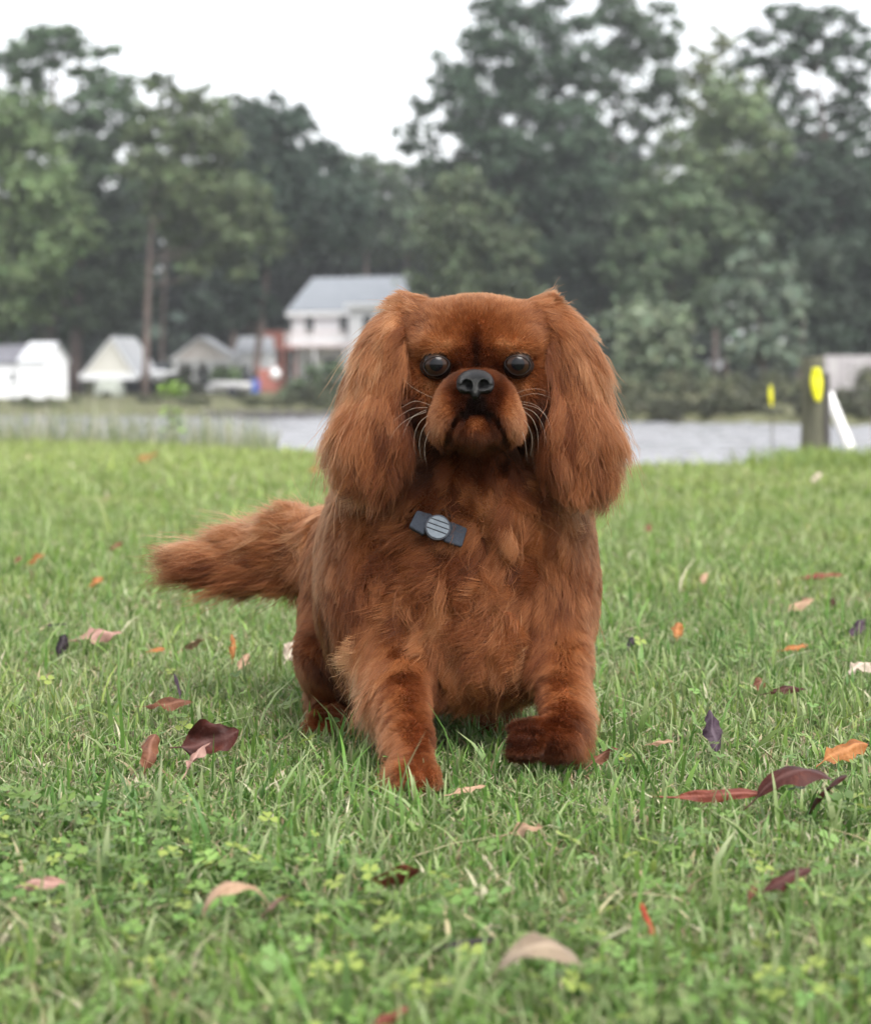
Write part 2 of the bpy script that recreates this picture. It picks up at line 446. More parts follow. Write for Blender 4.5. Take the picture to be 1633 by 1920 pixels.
# porch gable, projecting
z_e, z_r = 1.95, 3.15
MB().prism([(K(322), z_e), (K(375), z_r), (K(440), z_e)], 'y', .0, .1).build('gable', MAT_PINKISH, Ct)
MB().prism([(K(345), z_e - .02), (K(382), z_e + .62), (K(420), z_e - .02)], 'y', -.12, -.01).build('pediment', MAT_PINKISH, Ct)
for a, b2 in (((K(318), z_e - .12), (K(375), z_r + .1)), ((K(375), z_r + .1), (K(446), z_e - .12))):
    MB().beam((a[0], -.1, a[1]), (b2[0], -.1, b2[1]), .08, .26, up=(0, 1, 0)).build('barge_board', MAT_TRIM, Ct)
    r = MB(); r.add([(a[0], .0, a[1] + .14), (b2[0], .0, b2[1] + .14), (b2[0], 6, b2[1] + .14), (a[0], 6, a[1] + .14), (a[0], .0, a[1] + .06), (b2[0], .0, b2[1] + .06), (b2[0], 6, b2[1] + .06), (a[0], 6, a[1] + .06)],
                    [(0, 1, 2, 3), (7, 6, 5, 4), (0, 4, 5, 1), (1, 5, 6, 2), (2, 6, 7, 3), (3, 7, 4, 0)]); r.build('roof', MAT_LTSHINGLE, Ct)
MB().box(K(322), K(440), -.06, .14, z_e - .24, z_e - .001).build('lintel', MAT_TRIM, Ct)
for p in (330, 365, 395, 432): MB().box(K(p) - .13, K(p) + .13, -.1, .12, -.1, z_e - .24).build('column', MAT_TRIM, Ct)
MB().box(K(326), K(436), 1.6, 5.8, -.2, z_e).build('wall', MAT_GREYWALL, Ct)
MB().box(K(322), K(440), -.2, 1.6, -.35, -.1).build('porch_floor', MAT_GREYWALL, Ct)
for p in (347, 380, 412): window(Ct, MAT_TRIM, K(p), .95, .62, 1.1, 1.6)
MB().box(K(440), K(505), 1.0, 5.4, -.2, 2.35).build('side_wall', MAT_WHITE, Ct)
r = MB(); r.add([(K(436), .7, 2.36), (K(510), .7, 2.36), (K(505), 3.2, 3.4), (K(440), 3.2, 3.4), (K(505), 5.7, 2.36), (K(440), 5.7, 2.36)], [(0, 1, 2, 3), (3, 2, 4, 5), (0, 3, 5), (1, 4, 2), (0, 5, 4, 1)]); r.build('roof', MAT_LTSHINGLE, Ct)
window(Ct, MAT_TRIM, K(456), 1.1, .6, 1.0, 1.0)

# ---- white two-storey house
H = place('house', 547, 150, -22, 'large white two-storey house with a grey roof and a balcony', 'house')
Lh, Dh, EV, RI = 9.6, 8.0, 5.40, 2.25
gable_body(0, Lh, 0, Dh, EV, RI).build('wall', MAT_WHITE, H)
gable_roof(0, Lh, 0, Dh, EV, RI, .28, .12).build('roof', MAT_SHINGLE, H)
MB().box(-.25, Lh + .25, -.36, -.29, EV - .42, EV - .14).build('gutter', MAT_TRIM, H)
for x in (1.35, 3.85): window(H, MAT_TRIM, x, 4.35, .62, 1.25)
window(H, MAT_TRIM, 3.0, 1.5, 1.3, 1.3); window(H, MAT_TRIM, 1.55, 1.5, .7, 1.2)
# projecting wing under a low lean-to roof
wg = MB(); wg.add([(4.9, -1.4, 0), (9.4, -1.4, 0), (9.4, -.002, 0), (4.9, -.002, 0), (4.9, -1.4, EV + .1), (9.4, -1.4, EV + .1), (9.4, -.002, EV + .3), (4.9, -.002, EV + .3)],
                  [(0, 1, 5, 4), (1, 2, 6, 5), (4, 5, 6, 7), (0, 4, 7, 3), (2, 3, 7, 6)]); wg.build('wing', MAT_WHITE, H)
r = MB(); r.add([(4.7, -1.65, EV + .12), (9.6, -1.65, EV + .12), (9.6, .9, EV + .62), (4.7, .9, EV + .62), (4.7, -1.65, EV + .30), (9.6, -1.65, EV + .30), (9.6, .9, EV + .80), (4.7, .9, EV + .80)],
          [(3, 2, 1, 0), (4, 5, 6, 7), (0, 1, 5, 4), (1, 2, 6, 5), (2, 3, 7, 6), (3, 0, 4, 7)]); r.build('wing_roof', MAT_SHINGLE, H)
MB().box(4.68, 9.62, -1.72, -1.655, EV + .06, EV + .31).build('fascia', MAT_TRIM, H)
for x in (6.2, 8.2): window(H, MAT_TRIM, x, 4.3, .7, 1.25, -1.4)
# balcony
bl = MB().box(0.05, 4.75, -1.6, -.01, 2.85, 3.05).build('balcony', MAT_PINKRAIL, H)
for x in (.15, 2.4, 4.65):
    MB().box(x - .07, x + .07, -1.55, -1.41, 0, 2.845).build('post', MAT_TRIM, H)
MB().box(.05, 4.75, -1.58, -1.50, 3.82, 3.92).build('handrail', MAT_PINKRAIL, bl)
for i in range(24):
    x = .12 + i * .197
    MB().box(x - .045, x + .045, -1.565, -1.515, 3.053, 3.817).build('baluster', MAT_TRIM, bl)
# ---- red-brown deck beside the house
Dk = place('deck', 519, 147, -22, 'raised red-brown wooden deck against the left side of the white house', 'deck')
MB().box(-.9, .55, 0, 2.2, 2.75, 2.95).build('floor', MAT_DECK, Dk)
for i in range(9): MB().box(-.9 + i * .163, -.9 + i * .163 + .135, -.06, -.01, 2.7, 3.85).build('plank', MAT_DECK, Dk)
MB().box(-.92, .57, -.08, -.062, 3.85, 3.95).build('handrail', MAT_DECK, Dk)
for x in (-.8, .45):
    for y in (.1, 2.0): MB().box(x - .08, x + .08, y - .08, y + .08, -.1, 2.748).build('post', MAT_DECK, Dk)
# ---- stairs in front of it
St = place('steps', 506, 130, 10, 'red-brown wooden steps on the bank below the raised deck', 'steps')
for i in range(6): MB().box(-.5, .5, .3 * i, .3 * i + .29, .24 * i - .1, .24 * i + .14).build('tread', MAT_DECK, St)
for x in (-.56, .51): MB().beam((x, -.1, .1), (x, 1.8, 1.6), .05, .3).build('side_board', MAT_DECK, St)
# a white round float hung there, a blue drum and a dark bin
fl_ = MB().ball((0, 0, 0), (.30, .30, .34), 14, 9); fl_.tube([(0, 0, .33), (0, 0, .46)], [.05, .04], 8)
o = fl_.build('buoy', MAT_TRIM, smooth=True); x = (516 - 816.5) * 129.2 / FPX; o.location = (x, 129.2, zg(x, 130) + 1.02); tag(o, 'round white buoy hanging by the red-brown steps', 'buoy')
MAT_BLUE = simple_mat('blue_plastic', (.06, .12, .42), (.05, .10, .36), scale=2, rough=.4); 
def drum(px, Y, r, h, mat, label, cat, name):
    q = MB(); q.tube([(0, 0, 0), (0, 0, .03), (0, 0, h * .33), (0, 0, h * .36), (0, 0, h * .66), (0, 0, h * .69), (0, 0, h - .02), (0, 0, h)], [r * .96, r, r, r * 1.05, r * 1.05, r, r, r * .95], 18)
    q.tube([(r * .5, 0, h), (r * .5, 0, h + .03)], [.05, .05], 8)
    x = (px - 816.5) * Y / FPX; o = q.build(name, mat, smooth=False); o.location = (x, Y, zg(x, Y)); tag(o, label, cat); return o
drum(477, 127, .30, .75, MAT_BLUE, 'blue plastic drum at the foot of the red-brown steps', 'drum', 'drum')
drum(466, 128, .34, 1.0, MAT_DARK_IN, 'black bin just left of the blue drum', 'bin', 'bin')

# ---- low timber bulkhead along the left shore
Bk = empty('bulkhead', ((500 - 816.5) * 77.6 / FPX, 77.6, -1.2)); tag(Bk, 'low dark timber bulkhead along the waterline of the left bank', 'retaining wall')
a0 = ((370 - 500) * 77.6 / FPX); n = 22
for i in range(n):
    x0 = a0 + i * .26; y0 = -x0 * .62
    hgt = .62 + .05 * math.sin(i * 2.7)
    MB().add([(x0, y0, 0), (x0 + .23, y0 - .14, 0), (x0 + .26, y0 - .06, 0), (x0 + .03, y0 + .08, 0), (x0, y0, hgt), (x0 + .23, y0 - .14, hgt), (x0 + .26, y0 - .06, hgt), (x0 + .03, y0 + .08, hgt)],
             [(0, 1, 2, 3), (7, 6, 5, 4), (0, 4, 5, 1), (1, 5, 6, 2), (2, 6, 7, 3), (3, 7, 4, 0)]).build('plank', MAT_TIMBER, Bk)
MB().beam((a0, -a0 * .62 - .1, .5), (a0 + n * .26, -(a0 + n * .26) * .62 - .1, .5), .1, .16).build('cap', MAT_TIMBER, Bk)

# ---- weathered board fence on the right bank
Fn = place('fence', 1622, 88, 0, 'weathered pale grey board fence at the right edge of the far bank', 'fence')
k = 88 / FPX
for i in range(14):
    x0 = -1.62 + i * .27
    MB().box(x0, x0 + .255, -.03 + .006 * (i % 3), .0, -.1, 1.58 + .03 * math.sin(i * 3.1)).build('plank', MAT_STONE, Fn)
for z in (.3, 1.2): MB().box(-1.6, 2.2, .012, .07, z, z + .1).build('rail', MAT_TIMBER, Fn)

# ---- things at the lawn's edge: post, flags, pole
Yp = 10.15; xp = (1523 - 816.5) * Yp / FPX
P_ = empty('wooden_post', (xp, Yp, -.5)); tag(P_, 'grey-brown wooden post standing in tall grass at the right end of the lawn', 'post')
q = MB(); q.tube([(0, 0, 0), (0, 0, .4), (.002, 0, .8), (.001, 0, .965), (0, 0, .972)], [.056, .056, .054, .053, .049], 16); q.build('shaft', MAT_POST, P_)
q = MB(); q.tube([(.060, -.03, 0), (.062, -.03, .6), (.061, -.03, .90)], [.014, .014, .013], 8); q.build('side_strip', MAT_TIMBER, P_)
MAT_YEL = simple_mat('yellow_flagging', (.72, .70, .02), (.66, .60, .02), scale=30, rough=.45)
def ribbon(name, px, py0, py1, Y, wpx, label, seed):
    r_ = random.Random(seed); top = W(px, py0, Y); k = Y / FPX
    n = 9; v, f = [], []
    for i in range(n + 1):
        u = i / n; c = Vector(((u * .25 + .04 * math.sin(u * 5 + seed)) * wpx * k, .01 * math.sin(u * 4), -(py1 - py0) * k * u))
        w = wpx * k / 2 * (.45 + 1.0 * math.sin(PI * min(1, .12 + .86 * u)) ** .8)
        for s_ in (-1, 0, 1): v.append(c + Vector((s_ * w, -.012 * (1 - abs(s_)) + .004 * math.sin(u * 9), 0)))
    for i in range(n):
        for j in range(2): a = i * 3 + j; f.append((a, a + 1, a + 4, a + 3))
    o = MB().add(v, f).build(name, MAT_YEL, smooth=True); o.location = top
    so = o.modifiers.new('thickness', 'SOLIDIFY'); so.thickness = .0012
    tag(o, label, 'flag'); return o
ribbon('flag', 1529, 690, 753, Yp - .10, 16, 'larger yellow plastic flag hanging on the wooden post', 1)
ribbon('flag', 1444, 723, 763, 10.4, 5.5, 'narrow yellow flag on a thin stake left of the wooden post', 2)
q = MB(); s0 = W(1446, 722, 10.42); q.tube([s0, (s0.x + .01, 10.42, -.4)], [.0035, .0035], 6); o = q.build('stake', MAT_POST); tag(o, 'thin dull stake carrying the narrow yellow flag', 'stake')
MAT_PVC = simple_mat('white_plastic_pipe', (.74, .73, .72), (.64, .62, .60), scale=8, rough=.4)
a_, b_ = W(1552, 738, 10.6), W(1597, 850, 10.45)
dr = (b_ - a_).normalized()
q = MB(); q.tube([a_, a_ + dr * .01, b_, b_ + dr * .2], [.021, .024, .024, .024], 14); o = q.build('pipe', MAT_PVC, smooth=False); tag(o, 'white plastic pipe leaning in the grass right of the wooden post', 'pipe')

# ------------------------------------------------------------------ thin damp air
m, t, out = new_mat('haze')
pv = N(t, 'ShaderNodeVolumePrincipled', Density=.00042); pv.inputs['Color'].default_value = (.93, .96, 1.0, 1); pv.inputs['Anisotropy'].default_value = .2
t.links.new(pv.outputs[0], out.inputs['Volume'])
hz_ = MB().box(-960, 960, -12, 1840, -4, 34).build('haze', m); tag(hz_, 'thin pale damp air over the creek', kind='stuff')
# ================================================================== trees and plants
def leaf_material(name):
    m, t, out = new_mat(name)
    at = N(t, 'ShaderNodeAttribute'); at.attribute_name = 'leaf'
    d = N(t, 'ShaderNodeBsdfPrincipled', Roughness=.6); d.inputs['Specular IOR Level'].default_value = .25
    tr = N(t, 'ShaderNodeBsdfTranslucent')
    t.links.new(at.outputs['Color'], d.inputs['Base Color']); t.links.new(at.outputs['Color'], tr.inputs['Color'])
    mx = N(t, 'ShaderNodeMixShader'); mx.inputs[0].default_value = .25
    t.links.new(d.outputs[0], mx.inputs[1]); t.links.new(tr.outputs[0], mx.inputs[2]); t.links.new(mx.outputs[0], out.inputs['Surface'])
    return m
MAT_LEAF = leaf_material('tree_foliage')

def leaf_cloud(lobes, per_m3, size, col, rg, flat=1.0, spread=.50, kid=9, elong=1.5):
    """leaf sprays (small quads) gathered into sub-clumps through the volume of each lobe. lobes: world (x,y,z,rx,ry,rz,tone)"""
    VS, CS = [], []
    for (x, y, z, rx, ry, rz, tone) in lobes:
        nk = kid + int(rg.integers(0, 4))
        d = rg.normal(size=(nk, 3)); d /= np.linalg.norm(d, axis=1, keepdims=True)
        r = rg.uniform(.35, .95, (nk, 1)) ** .6
        kc = np.array([x, y, z]) + d * r * np.array([rx, ry, rz])
        kr = np.array([rx, ry, rz]).mean() * rg.uniform(spread * .65, spread * 1.25, nk)
        kt = tone * np.exp(rg.normal(0, .22, nk))
        n = max(30, int(per_m3 * 4.19 * rx * ry * rz / nk))
        n = min(n, 900)
        e = rg.normal(size=(nk, n, 3)); e /= np.linalg.norm(e, axis=2, keepdims=True)
        rr = np.minimum(np.abs(rg.normal(0, .62, (nk, n, 1))), 1.9)
        P = kc[:, None] + e * rr * kr[:, None, None] * np.array([1, 1, .75 * flat])
        c = np.array(col)[None, None] * kt[:, None, None] * np.exp(rg.normal(0, .18, (nk, n, 1))) * (1 + rg.normal(0, .05, (nk, n, 3)))
        VS.append(P.reshape(-1, 3)); CS.append(c.reshape(-1, 3))
        nrm = (e + np.array([0, 0, .5]) + rg.normal(0, .6, e.shape)).reshape(-1, 3)
        VS[-1] = np.concatenate([VS[-1], nrm], 1)
    A = np.concatenate(VS); C = np.clip(np.concatenate(CS), .004, .5); P, nr = A[:, :3], A[:, 3:]
    nr /= np.linalg.norm(nr, axis=1, keepdims=True) + 1e-9
    t1 = np.cross(nr, rg.normal(size=nr.shape)); t1 /= np.linalg.norm(t1, axis=1, keepdims=True) + 1e-9
    t2 = np.cross(nr, t1)
    s = size * rg.uniform(.6, 1.35, (len(P), 1))
    t1 *= s * elong / 2; t2 *= s / 2
    V = np.stack([P - t1, P + t2 * .9 - t1 * .1, P + t1, P - t2 * .9 - t1 * .1], 1).reshape(-1, 3)
    F = np.arange(len(V)).reshape(-1, 4)
    return V, F, np.repeat(C, 4, 0)

def cloud_object(name, V, F, C, parent=None, origin=(0, 0, 0)):
    me = np_mesh(name, V - np.array(origin)[None], F); vcol(me, 'leaf', C)
    return link_mesh(name, me, MAT_LEAF, parent)

def tree(name, label, Y, trunk, lobes, col, seed, size=.27, per=60, flat=1.0, group='trees on the far bank', spread=.52, kid=9, r0=.2, limbs=True):
    """trunk: (base px, base py or None, top px, top py); lobes: photo (px, py, rx px, ry px[, tone])"""
    rg = np.random.default_rng(seed); k = Y / FPX
    bx = (trunk[0] - 816.5) * k; base = Vector((bx, Y, zg(bx, Y) - .1))
    root = empty(name, base); tag(root, label, 'tree', group)
    top = W(trunk[2], trunk[3], Y)
    L = []
    for lb in lobes:
        px, py, rx, ry = lb[:4]; tone = lb[4] if len(lb) > 4 else 1.0
        c = W(px, py, Y); dy = rg.uniform(-.55, .55) * rx * k
        gx = 1.34 if name == 'pine_tree' else 1.2; L.append((c.x, Y + dy, c.z, rx * k * gx, rx * k * gx, ry * k * gx, tone))
    mb = MB(); n = 9; pts, rad = [], []
    for i in range(n + 1):
        u = i / n; p = base.lerp(top, u) + Vector((.12 * math.sin(u * 4 + seed), .12 * math.sin(u * 5 + seed * 2), 0)) * (u > 0)
        pts.append(p - base); rad.append(r0 * (1.25 if i == 0 else 1.0) * (1 - .78 * u))
    mb.tube(pts, rad, 10)
    mb.build('trunk', MAT_BARK, root, True)
    if limbs:
        lm = MB()
        for (x, y, z, rx, ry, rz, tone) in L:
            # limb leaves the trunk below its lobe
            u = min(max((z - rz * 1.0 - base.z) / max(top.z - base.z, .1), .12), .92); i = u * n; a = int(i); p = pts[a].lerp(pts[min(a + 1, n)], i - a)
            e = Vector((x, y, z)) - base; mid = p.lerp(e, .5) + Vector((0, 0, -.08 * (e - p).length)); rr = r0 * (1 - .78 * u) * .45
            lm.tube([p, mid, e], [rr, rr * .6, rr * .2], 6)
        lm.build('limb', MAT_BARK, root, True)
    V, F, C = leaf_cloud(L, per, size, col, rg, flat, spread, kid)
    cloud_object('crown', V, F, C, root, base)
    return root

G_GREY = (.060, .084, .050)
# left side
tree('broadleaf_tree', 'yellow-green leafy tree cut off by the left edge', 122, (-30, 745, 10, 300), [(-10, 210, 70, 60), (40, 280, 70, 60, 1.1), (0, 360, 90, 60, 1.05), (60, 400, 70, 55), (100, 330, 50, 45, 1.1), (30, 470, 80, 60, .95), (90, 450, 65, 50, 1.1), (130, 405, 45, 40, 1.1), (60, 545, 75, 50, .85), (-10, 560, 60, 60, .8), (-60, 300, 80, 120)], (0.094, 0.138, 0.056), 1, per=62)
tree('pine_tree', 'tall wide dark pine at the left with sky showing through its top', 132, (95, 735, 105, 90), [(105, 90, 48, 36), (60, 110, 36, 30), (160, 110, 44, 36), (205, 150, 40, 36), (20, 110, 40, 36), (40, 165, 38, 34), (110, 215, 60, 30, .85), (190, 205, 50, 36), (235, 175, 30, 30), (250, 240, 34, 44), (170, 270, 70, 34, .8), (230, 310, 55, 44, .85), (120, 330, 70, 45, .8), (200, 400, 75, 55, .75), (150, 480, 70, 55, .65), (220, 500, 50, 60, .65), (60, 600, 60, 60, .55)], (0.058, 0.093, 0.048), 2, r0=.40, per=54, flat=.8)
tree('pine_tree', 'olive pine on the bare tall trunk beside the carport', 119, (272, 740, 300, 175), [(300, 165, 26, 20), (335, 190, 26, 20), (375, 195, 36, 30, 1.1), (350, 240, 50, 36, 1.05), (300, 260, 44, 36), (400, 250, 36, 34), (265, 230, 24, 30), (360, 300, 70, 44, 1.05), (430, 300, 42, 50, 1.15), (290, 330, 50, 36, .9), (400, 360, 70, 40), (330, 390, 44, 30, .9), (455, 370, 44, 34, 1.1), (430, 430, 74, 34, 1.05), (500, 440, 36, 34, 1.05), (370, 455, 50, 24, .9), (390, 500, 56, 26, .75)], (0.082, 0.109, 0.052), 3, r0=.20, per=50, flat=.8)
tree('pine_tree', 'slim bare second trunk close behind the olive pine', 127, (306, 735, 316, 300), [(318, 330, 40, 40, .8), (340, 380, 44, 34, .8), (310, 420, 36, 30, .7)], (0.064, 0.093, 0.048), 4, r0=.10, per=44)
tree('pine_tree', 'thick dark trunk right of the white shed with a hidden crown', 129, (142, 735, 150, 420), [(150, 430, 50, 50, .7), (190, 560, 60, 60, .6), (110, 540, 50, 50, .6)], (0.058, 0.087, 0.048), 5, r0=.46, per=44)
tree('cedar_tree', 'dense dark round-topped tree left of the gap of sky', 133, (476, 725, 520, 230), [(520, 215, 52, 34), (565, 232, 34, 26), (480, 240, 44, 34), (540, 285, 64, 40), (600, 290, 34, 36), (470, 300, 50, 44), (560, 340, 80, 46), (630, 345, 36, 40), (500, 370, 66, 46), (590, 400, 76, 44), (655, 395, 36, 40), (510, 450, 64, 46, .9), (600, 440, 60, 30, .9), (460, 530, 50, 40, .8), (480, 575, 36, 30, .75), (400, 575, 50, 32, .7), (440, 600, 40, 24, .7)], (0.035, 0.056, 0.039), 6, r0=.26, per=70, kid=11)
tree('broadleaf_tree', 'pale grey-green tree top just left of the dark cedar top', 146, (430, 735, 450, 230), [(455, 190, 36, 20), (430, 220, 36, 30), (470, 225, 40, 34), (440, 290, 50, 50), (430, 400, 60, 70, .8)], G_GREY, 7, r0=.2, per=44)
tree('broadleaf_tree', 'grey-green trees standing far behind the white house, left one', 168, (690, 730, 690, 350), [(660, 330, 44, 36), (705, 360, 44, 40), (650, 390, 56, 50), (715, 420, 50, 50), (680, 450, 60, 36, .9), (640, 300, 24, 20)], G_GREY, 8, size=.34, r0=.22, per=44)
tree('broadleaf_tree', 'pale grey-green tree far behind, in the lowest part of the gap of sky', 172, (765, 730, 765, 345), [(735, 335, 36, 26), (775, 350, 44, 30), (760, 400, 56, 50), (800, 430, 50, 50), (750, 450, 60, 36, .9)], (0.090, 0.116, 0.068), 9, size=.34, r0=.22, per=44)
# right side
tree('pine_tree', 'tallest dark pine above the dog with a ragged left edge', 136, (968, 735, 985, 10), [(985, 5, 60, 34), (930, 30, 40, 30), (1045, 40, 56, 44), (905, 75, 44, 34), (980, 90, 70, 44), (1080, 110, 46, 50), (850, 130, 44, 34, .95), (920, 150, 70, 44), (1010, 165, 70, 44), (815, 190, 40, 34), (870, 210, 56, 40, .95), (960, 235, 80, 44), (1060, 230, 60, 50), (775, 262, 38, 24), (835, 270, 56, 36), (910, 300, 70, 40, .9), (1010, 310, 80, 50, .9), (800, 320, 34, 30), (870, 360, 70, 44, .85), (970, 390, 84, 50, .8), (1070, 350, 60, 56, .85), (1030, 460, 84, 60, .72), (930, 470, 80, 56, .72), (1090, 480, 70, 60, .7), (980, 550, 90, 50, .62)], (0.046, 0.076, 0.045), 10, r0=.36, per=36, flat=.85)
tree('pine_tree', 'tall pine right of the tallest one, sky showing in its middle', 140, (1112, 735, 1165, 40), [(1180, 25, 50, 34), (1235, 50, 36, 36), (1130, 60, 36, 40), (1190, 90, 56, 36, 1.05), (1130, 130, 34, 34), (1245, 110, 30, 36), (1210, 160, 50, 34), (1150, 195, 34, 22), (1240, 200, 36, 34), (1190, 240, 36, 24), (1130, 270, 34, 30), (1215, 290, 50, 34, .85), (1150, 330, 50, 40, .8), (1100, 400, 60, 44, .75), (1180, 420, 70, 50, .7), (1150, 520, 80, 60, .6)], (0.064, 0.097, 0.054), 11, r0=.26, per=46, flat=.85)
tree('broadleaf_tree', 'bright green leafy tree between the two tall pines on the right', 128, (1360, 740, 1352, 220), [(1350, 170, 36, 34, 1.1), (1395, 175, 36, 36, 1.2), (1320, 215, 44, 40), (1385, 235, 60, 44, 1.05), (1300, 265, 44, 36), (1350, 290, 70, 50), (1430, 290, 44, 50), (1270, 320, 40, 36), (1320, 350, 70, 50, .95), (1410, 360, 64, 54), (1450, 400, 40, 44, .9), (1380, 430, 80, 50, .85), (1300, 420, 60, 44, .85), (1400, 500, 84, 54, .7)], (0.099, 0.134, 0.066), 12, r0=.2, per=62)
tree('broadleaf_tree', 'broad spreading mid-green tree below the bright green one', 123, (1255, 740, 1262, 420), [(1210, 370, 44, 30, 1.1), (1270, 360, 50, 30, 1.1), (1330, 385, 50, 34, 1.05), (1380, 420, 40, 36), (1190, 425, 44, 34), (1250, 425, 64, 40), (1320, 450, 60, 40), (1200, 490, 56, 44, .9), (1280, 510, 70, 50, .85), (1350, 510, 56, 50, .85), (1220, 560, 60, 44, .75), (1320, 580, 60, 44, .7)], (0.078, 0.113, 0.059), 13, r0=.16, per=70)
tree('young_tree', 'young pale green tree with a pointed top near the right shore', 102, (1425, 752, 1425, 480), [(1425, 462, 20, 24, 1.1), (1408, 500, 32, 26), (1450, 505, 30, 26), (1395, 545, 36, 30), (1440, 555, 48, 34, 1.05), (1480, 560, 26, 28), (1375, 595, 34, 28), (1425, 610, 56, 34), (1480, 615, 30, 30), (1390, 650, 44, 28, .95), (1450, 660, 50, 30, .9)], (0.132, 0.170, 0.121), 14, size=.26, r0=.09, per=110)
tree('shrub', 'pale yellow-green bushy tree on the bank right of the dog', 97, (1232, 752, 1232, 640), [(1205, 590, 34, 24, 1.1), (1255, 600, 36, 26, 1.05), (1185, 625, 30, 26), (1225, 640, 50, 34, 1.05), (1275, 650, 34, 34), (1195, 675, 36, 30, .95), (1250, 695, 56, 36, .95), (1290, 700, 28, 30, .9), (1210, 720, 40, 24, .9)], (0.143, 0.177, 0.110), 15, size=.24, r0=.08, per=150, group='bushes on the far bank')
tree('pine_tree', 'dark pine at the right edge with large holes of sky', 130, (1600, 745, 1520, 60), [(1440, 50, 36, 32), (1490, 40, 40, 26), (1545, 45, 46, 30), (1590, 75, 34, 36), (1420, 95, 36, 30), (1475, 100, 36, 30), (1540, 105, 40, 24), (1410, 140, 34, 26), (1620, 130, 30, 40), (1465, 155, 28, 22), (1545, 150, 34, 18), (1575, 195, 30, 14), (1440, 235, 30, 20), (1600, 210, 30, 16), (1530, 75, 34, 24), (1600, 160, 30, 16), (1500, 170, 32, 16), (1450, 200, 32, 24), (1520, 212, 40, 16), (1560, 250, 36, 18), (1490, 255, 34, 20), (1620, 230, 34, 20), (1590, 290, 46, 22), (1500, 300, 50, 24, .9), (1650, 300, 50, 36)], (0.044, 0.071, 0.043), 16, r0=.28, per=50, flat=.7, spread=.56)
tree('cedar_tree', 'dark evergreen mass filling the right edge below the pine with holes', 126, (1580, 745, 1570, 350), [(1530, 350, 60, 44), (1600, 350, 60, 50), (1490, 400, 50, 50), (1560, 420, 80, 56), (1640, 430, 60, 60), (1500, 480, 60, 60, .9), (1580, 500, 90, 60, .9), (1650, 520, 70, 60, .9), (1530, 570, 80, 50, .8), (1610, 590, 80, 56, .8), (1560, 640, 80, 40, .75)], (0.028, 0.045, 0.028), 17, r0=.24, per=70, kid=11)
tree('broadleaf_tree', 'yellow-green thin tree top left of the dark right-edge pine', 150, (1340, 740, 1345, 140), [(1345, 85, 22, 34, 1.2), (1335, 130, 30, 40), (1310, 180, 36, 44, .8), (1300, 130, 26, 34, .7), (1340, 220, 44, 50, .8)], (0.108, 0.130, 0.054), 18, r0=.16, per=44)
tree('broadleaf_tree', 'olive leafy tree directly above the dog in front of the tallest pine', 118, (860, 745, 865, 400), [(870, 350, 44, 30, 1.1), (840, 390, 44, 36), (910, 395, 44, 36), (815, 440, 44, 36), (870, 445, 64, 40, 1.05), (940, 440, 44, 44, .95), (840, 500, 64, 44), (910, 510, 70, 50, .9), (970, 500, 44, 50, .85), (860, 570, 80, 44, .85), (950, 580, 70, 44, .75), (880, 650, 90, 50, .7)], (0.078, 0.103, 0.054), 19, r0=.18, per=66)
tree('shrub', 'dark leaning shrub between the dog and the yellow-green bushy tree', 108, (1160, 750, 1150, 640), [(1140, 620, 40, 36, .8), (1165, 660, 36, 36, .7), (1125, 680, 40, 34, .7)], (0.064, 0.087, 0.054), 20, size=.28, r0=.08, per=90, group='bushes on the far bank')
# shrubs by the house
tree('shrub', 'large green shrub in front of the white house', 112, (600, 752, 600, 715), [(560, 735, 30, 20), (590, 712, 30, 26, 1.1), (625, 715, 34, 30), (600, 740, 44, 22), (645, 735, 30, 26, .9), (540, 748, 22, 14), (665, 735, 30, 26)], (0.074, 0.106, 0.056), 21, size=.22, r0=.05, per=90, group='bushes on the far bank')
tree('shrub', 'small green shrub before the cottage porch', 126, (428, 738, 428, 708), [(418, 704, 16, 10), (438, 700, 16, 10, 1.2), (400, 708, 14, 9, .7)], (0.095, 0.139, 0.059), 22, size=.2, r0=.04, per=110, group='bushes on the far bank')
tree('shrub', 'brownish low shrub between the motorboat and the cottage', 124, (340, 738, 340, 712), [(330, 712, 18, 12, .7), (350, 708, 18, 16, .7), (345, 728, 30, 10, .7)], (0.078, 0.082, 0.054), 23, size=.2, r0=.04, per=110, group='bushes on the far bank')

# woodland closing the view behind everything
rg = np.random.default_rng(91)
L = []
for i in range(260):
    px = rg.uniform(-900, 2500); Y = rg.uniform(176, 205); k = Y / FPX
    topy = 385 + 60 * math.sin(px * .011) + 40 * math.sin(px * .031 + 1) - (60 if px < 350 else 0) - (50 if px > 850 else 0)
    py = rg.uniform(topy + 40, 720); c = W(px, py, Y); r = rg.uniform(70, 120) * k
    L.append((c.x, Y, c.z, r, r, r * .8, rg.uniform(.65, 1.05)))
V, F, C = leaf_cloud(L, 2.6, .9, (.032, .046, .034), rg, spread=.52, kid=10)
w_ = cloud_object('woodland', V, F, C); tag(w_, 'dark woodland closing the view behind the houses and trees', kind='stuff')
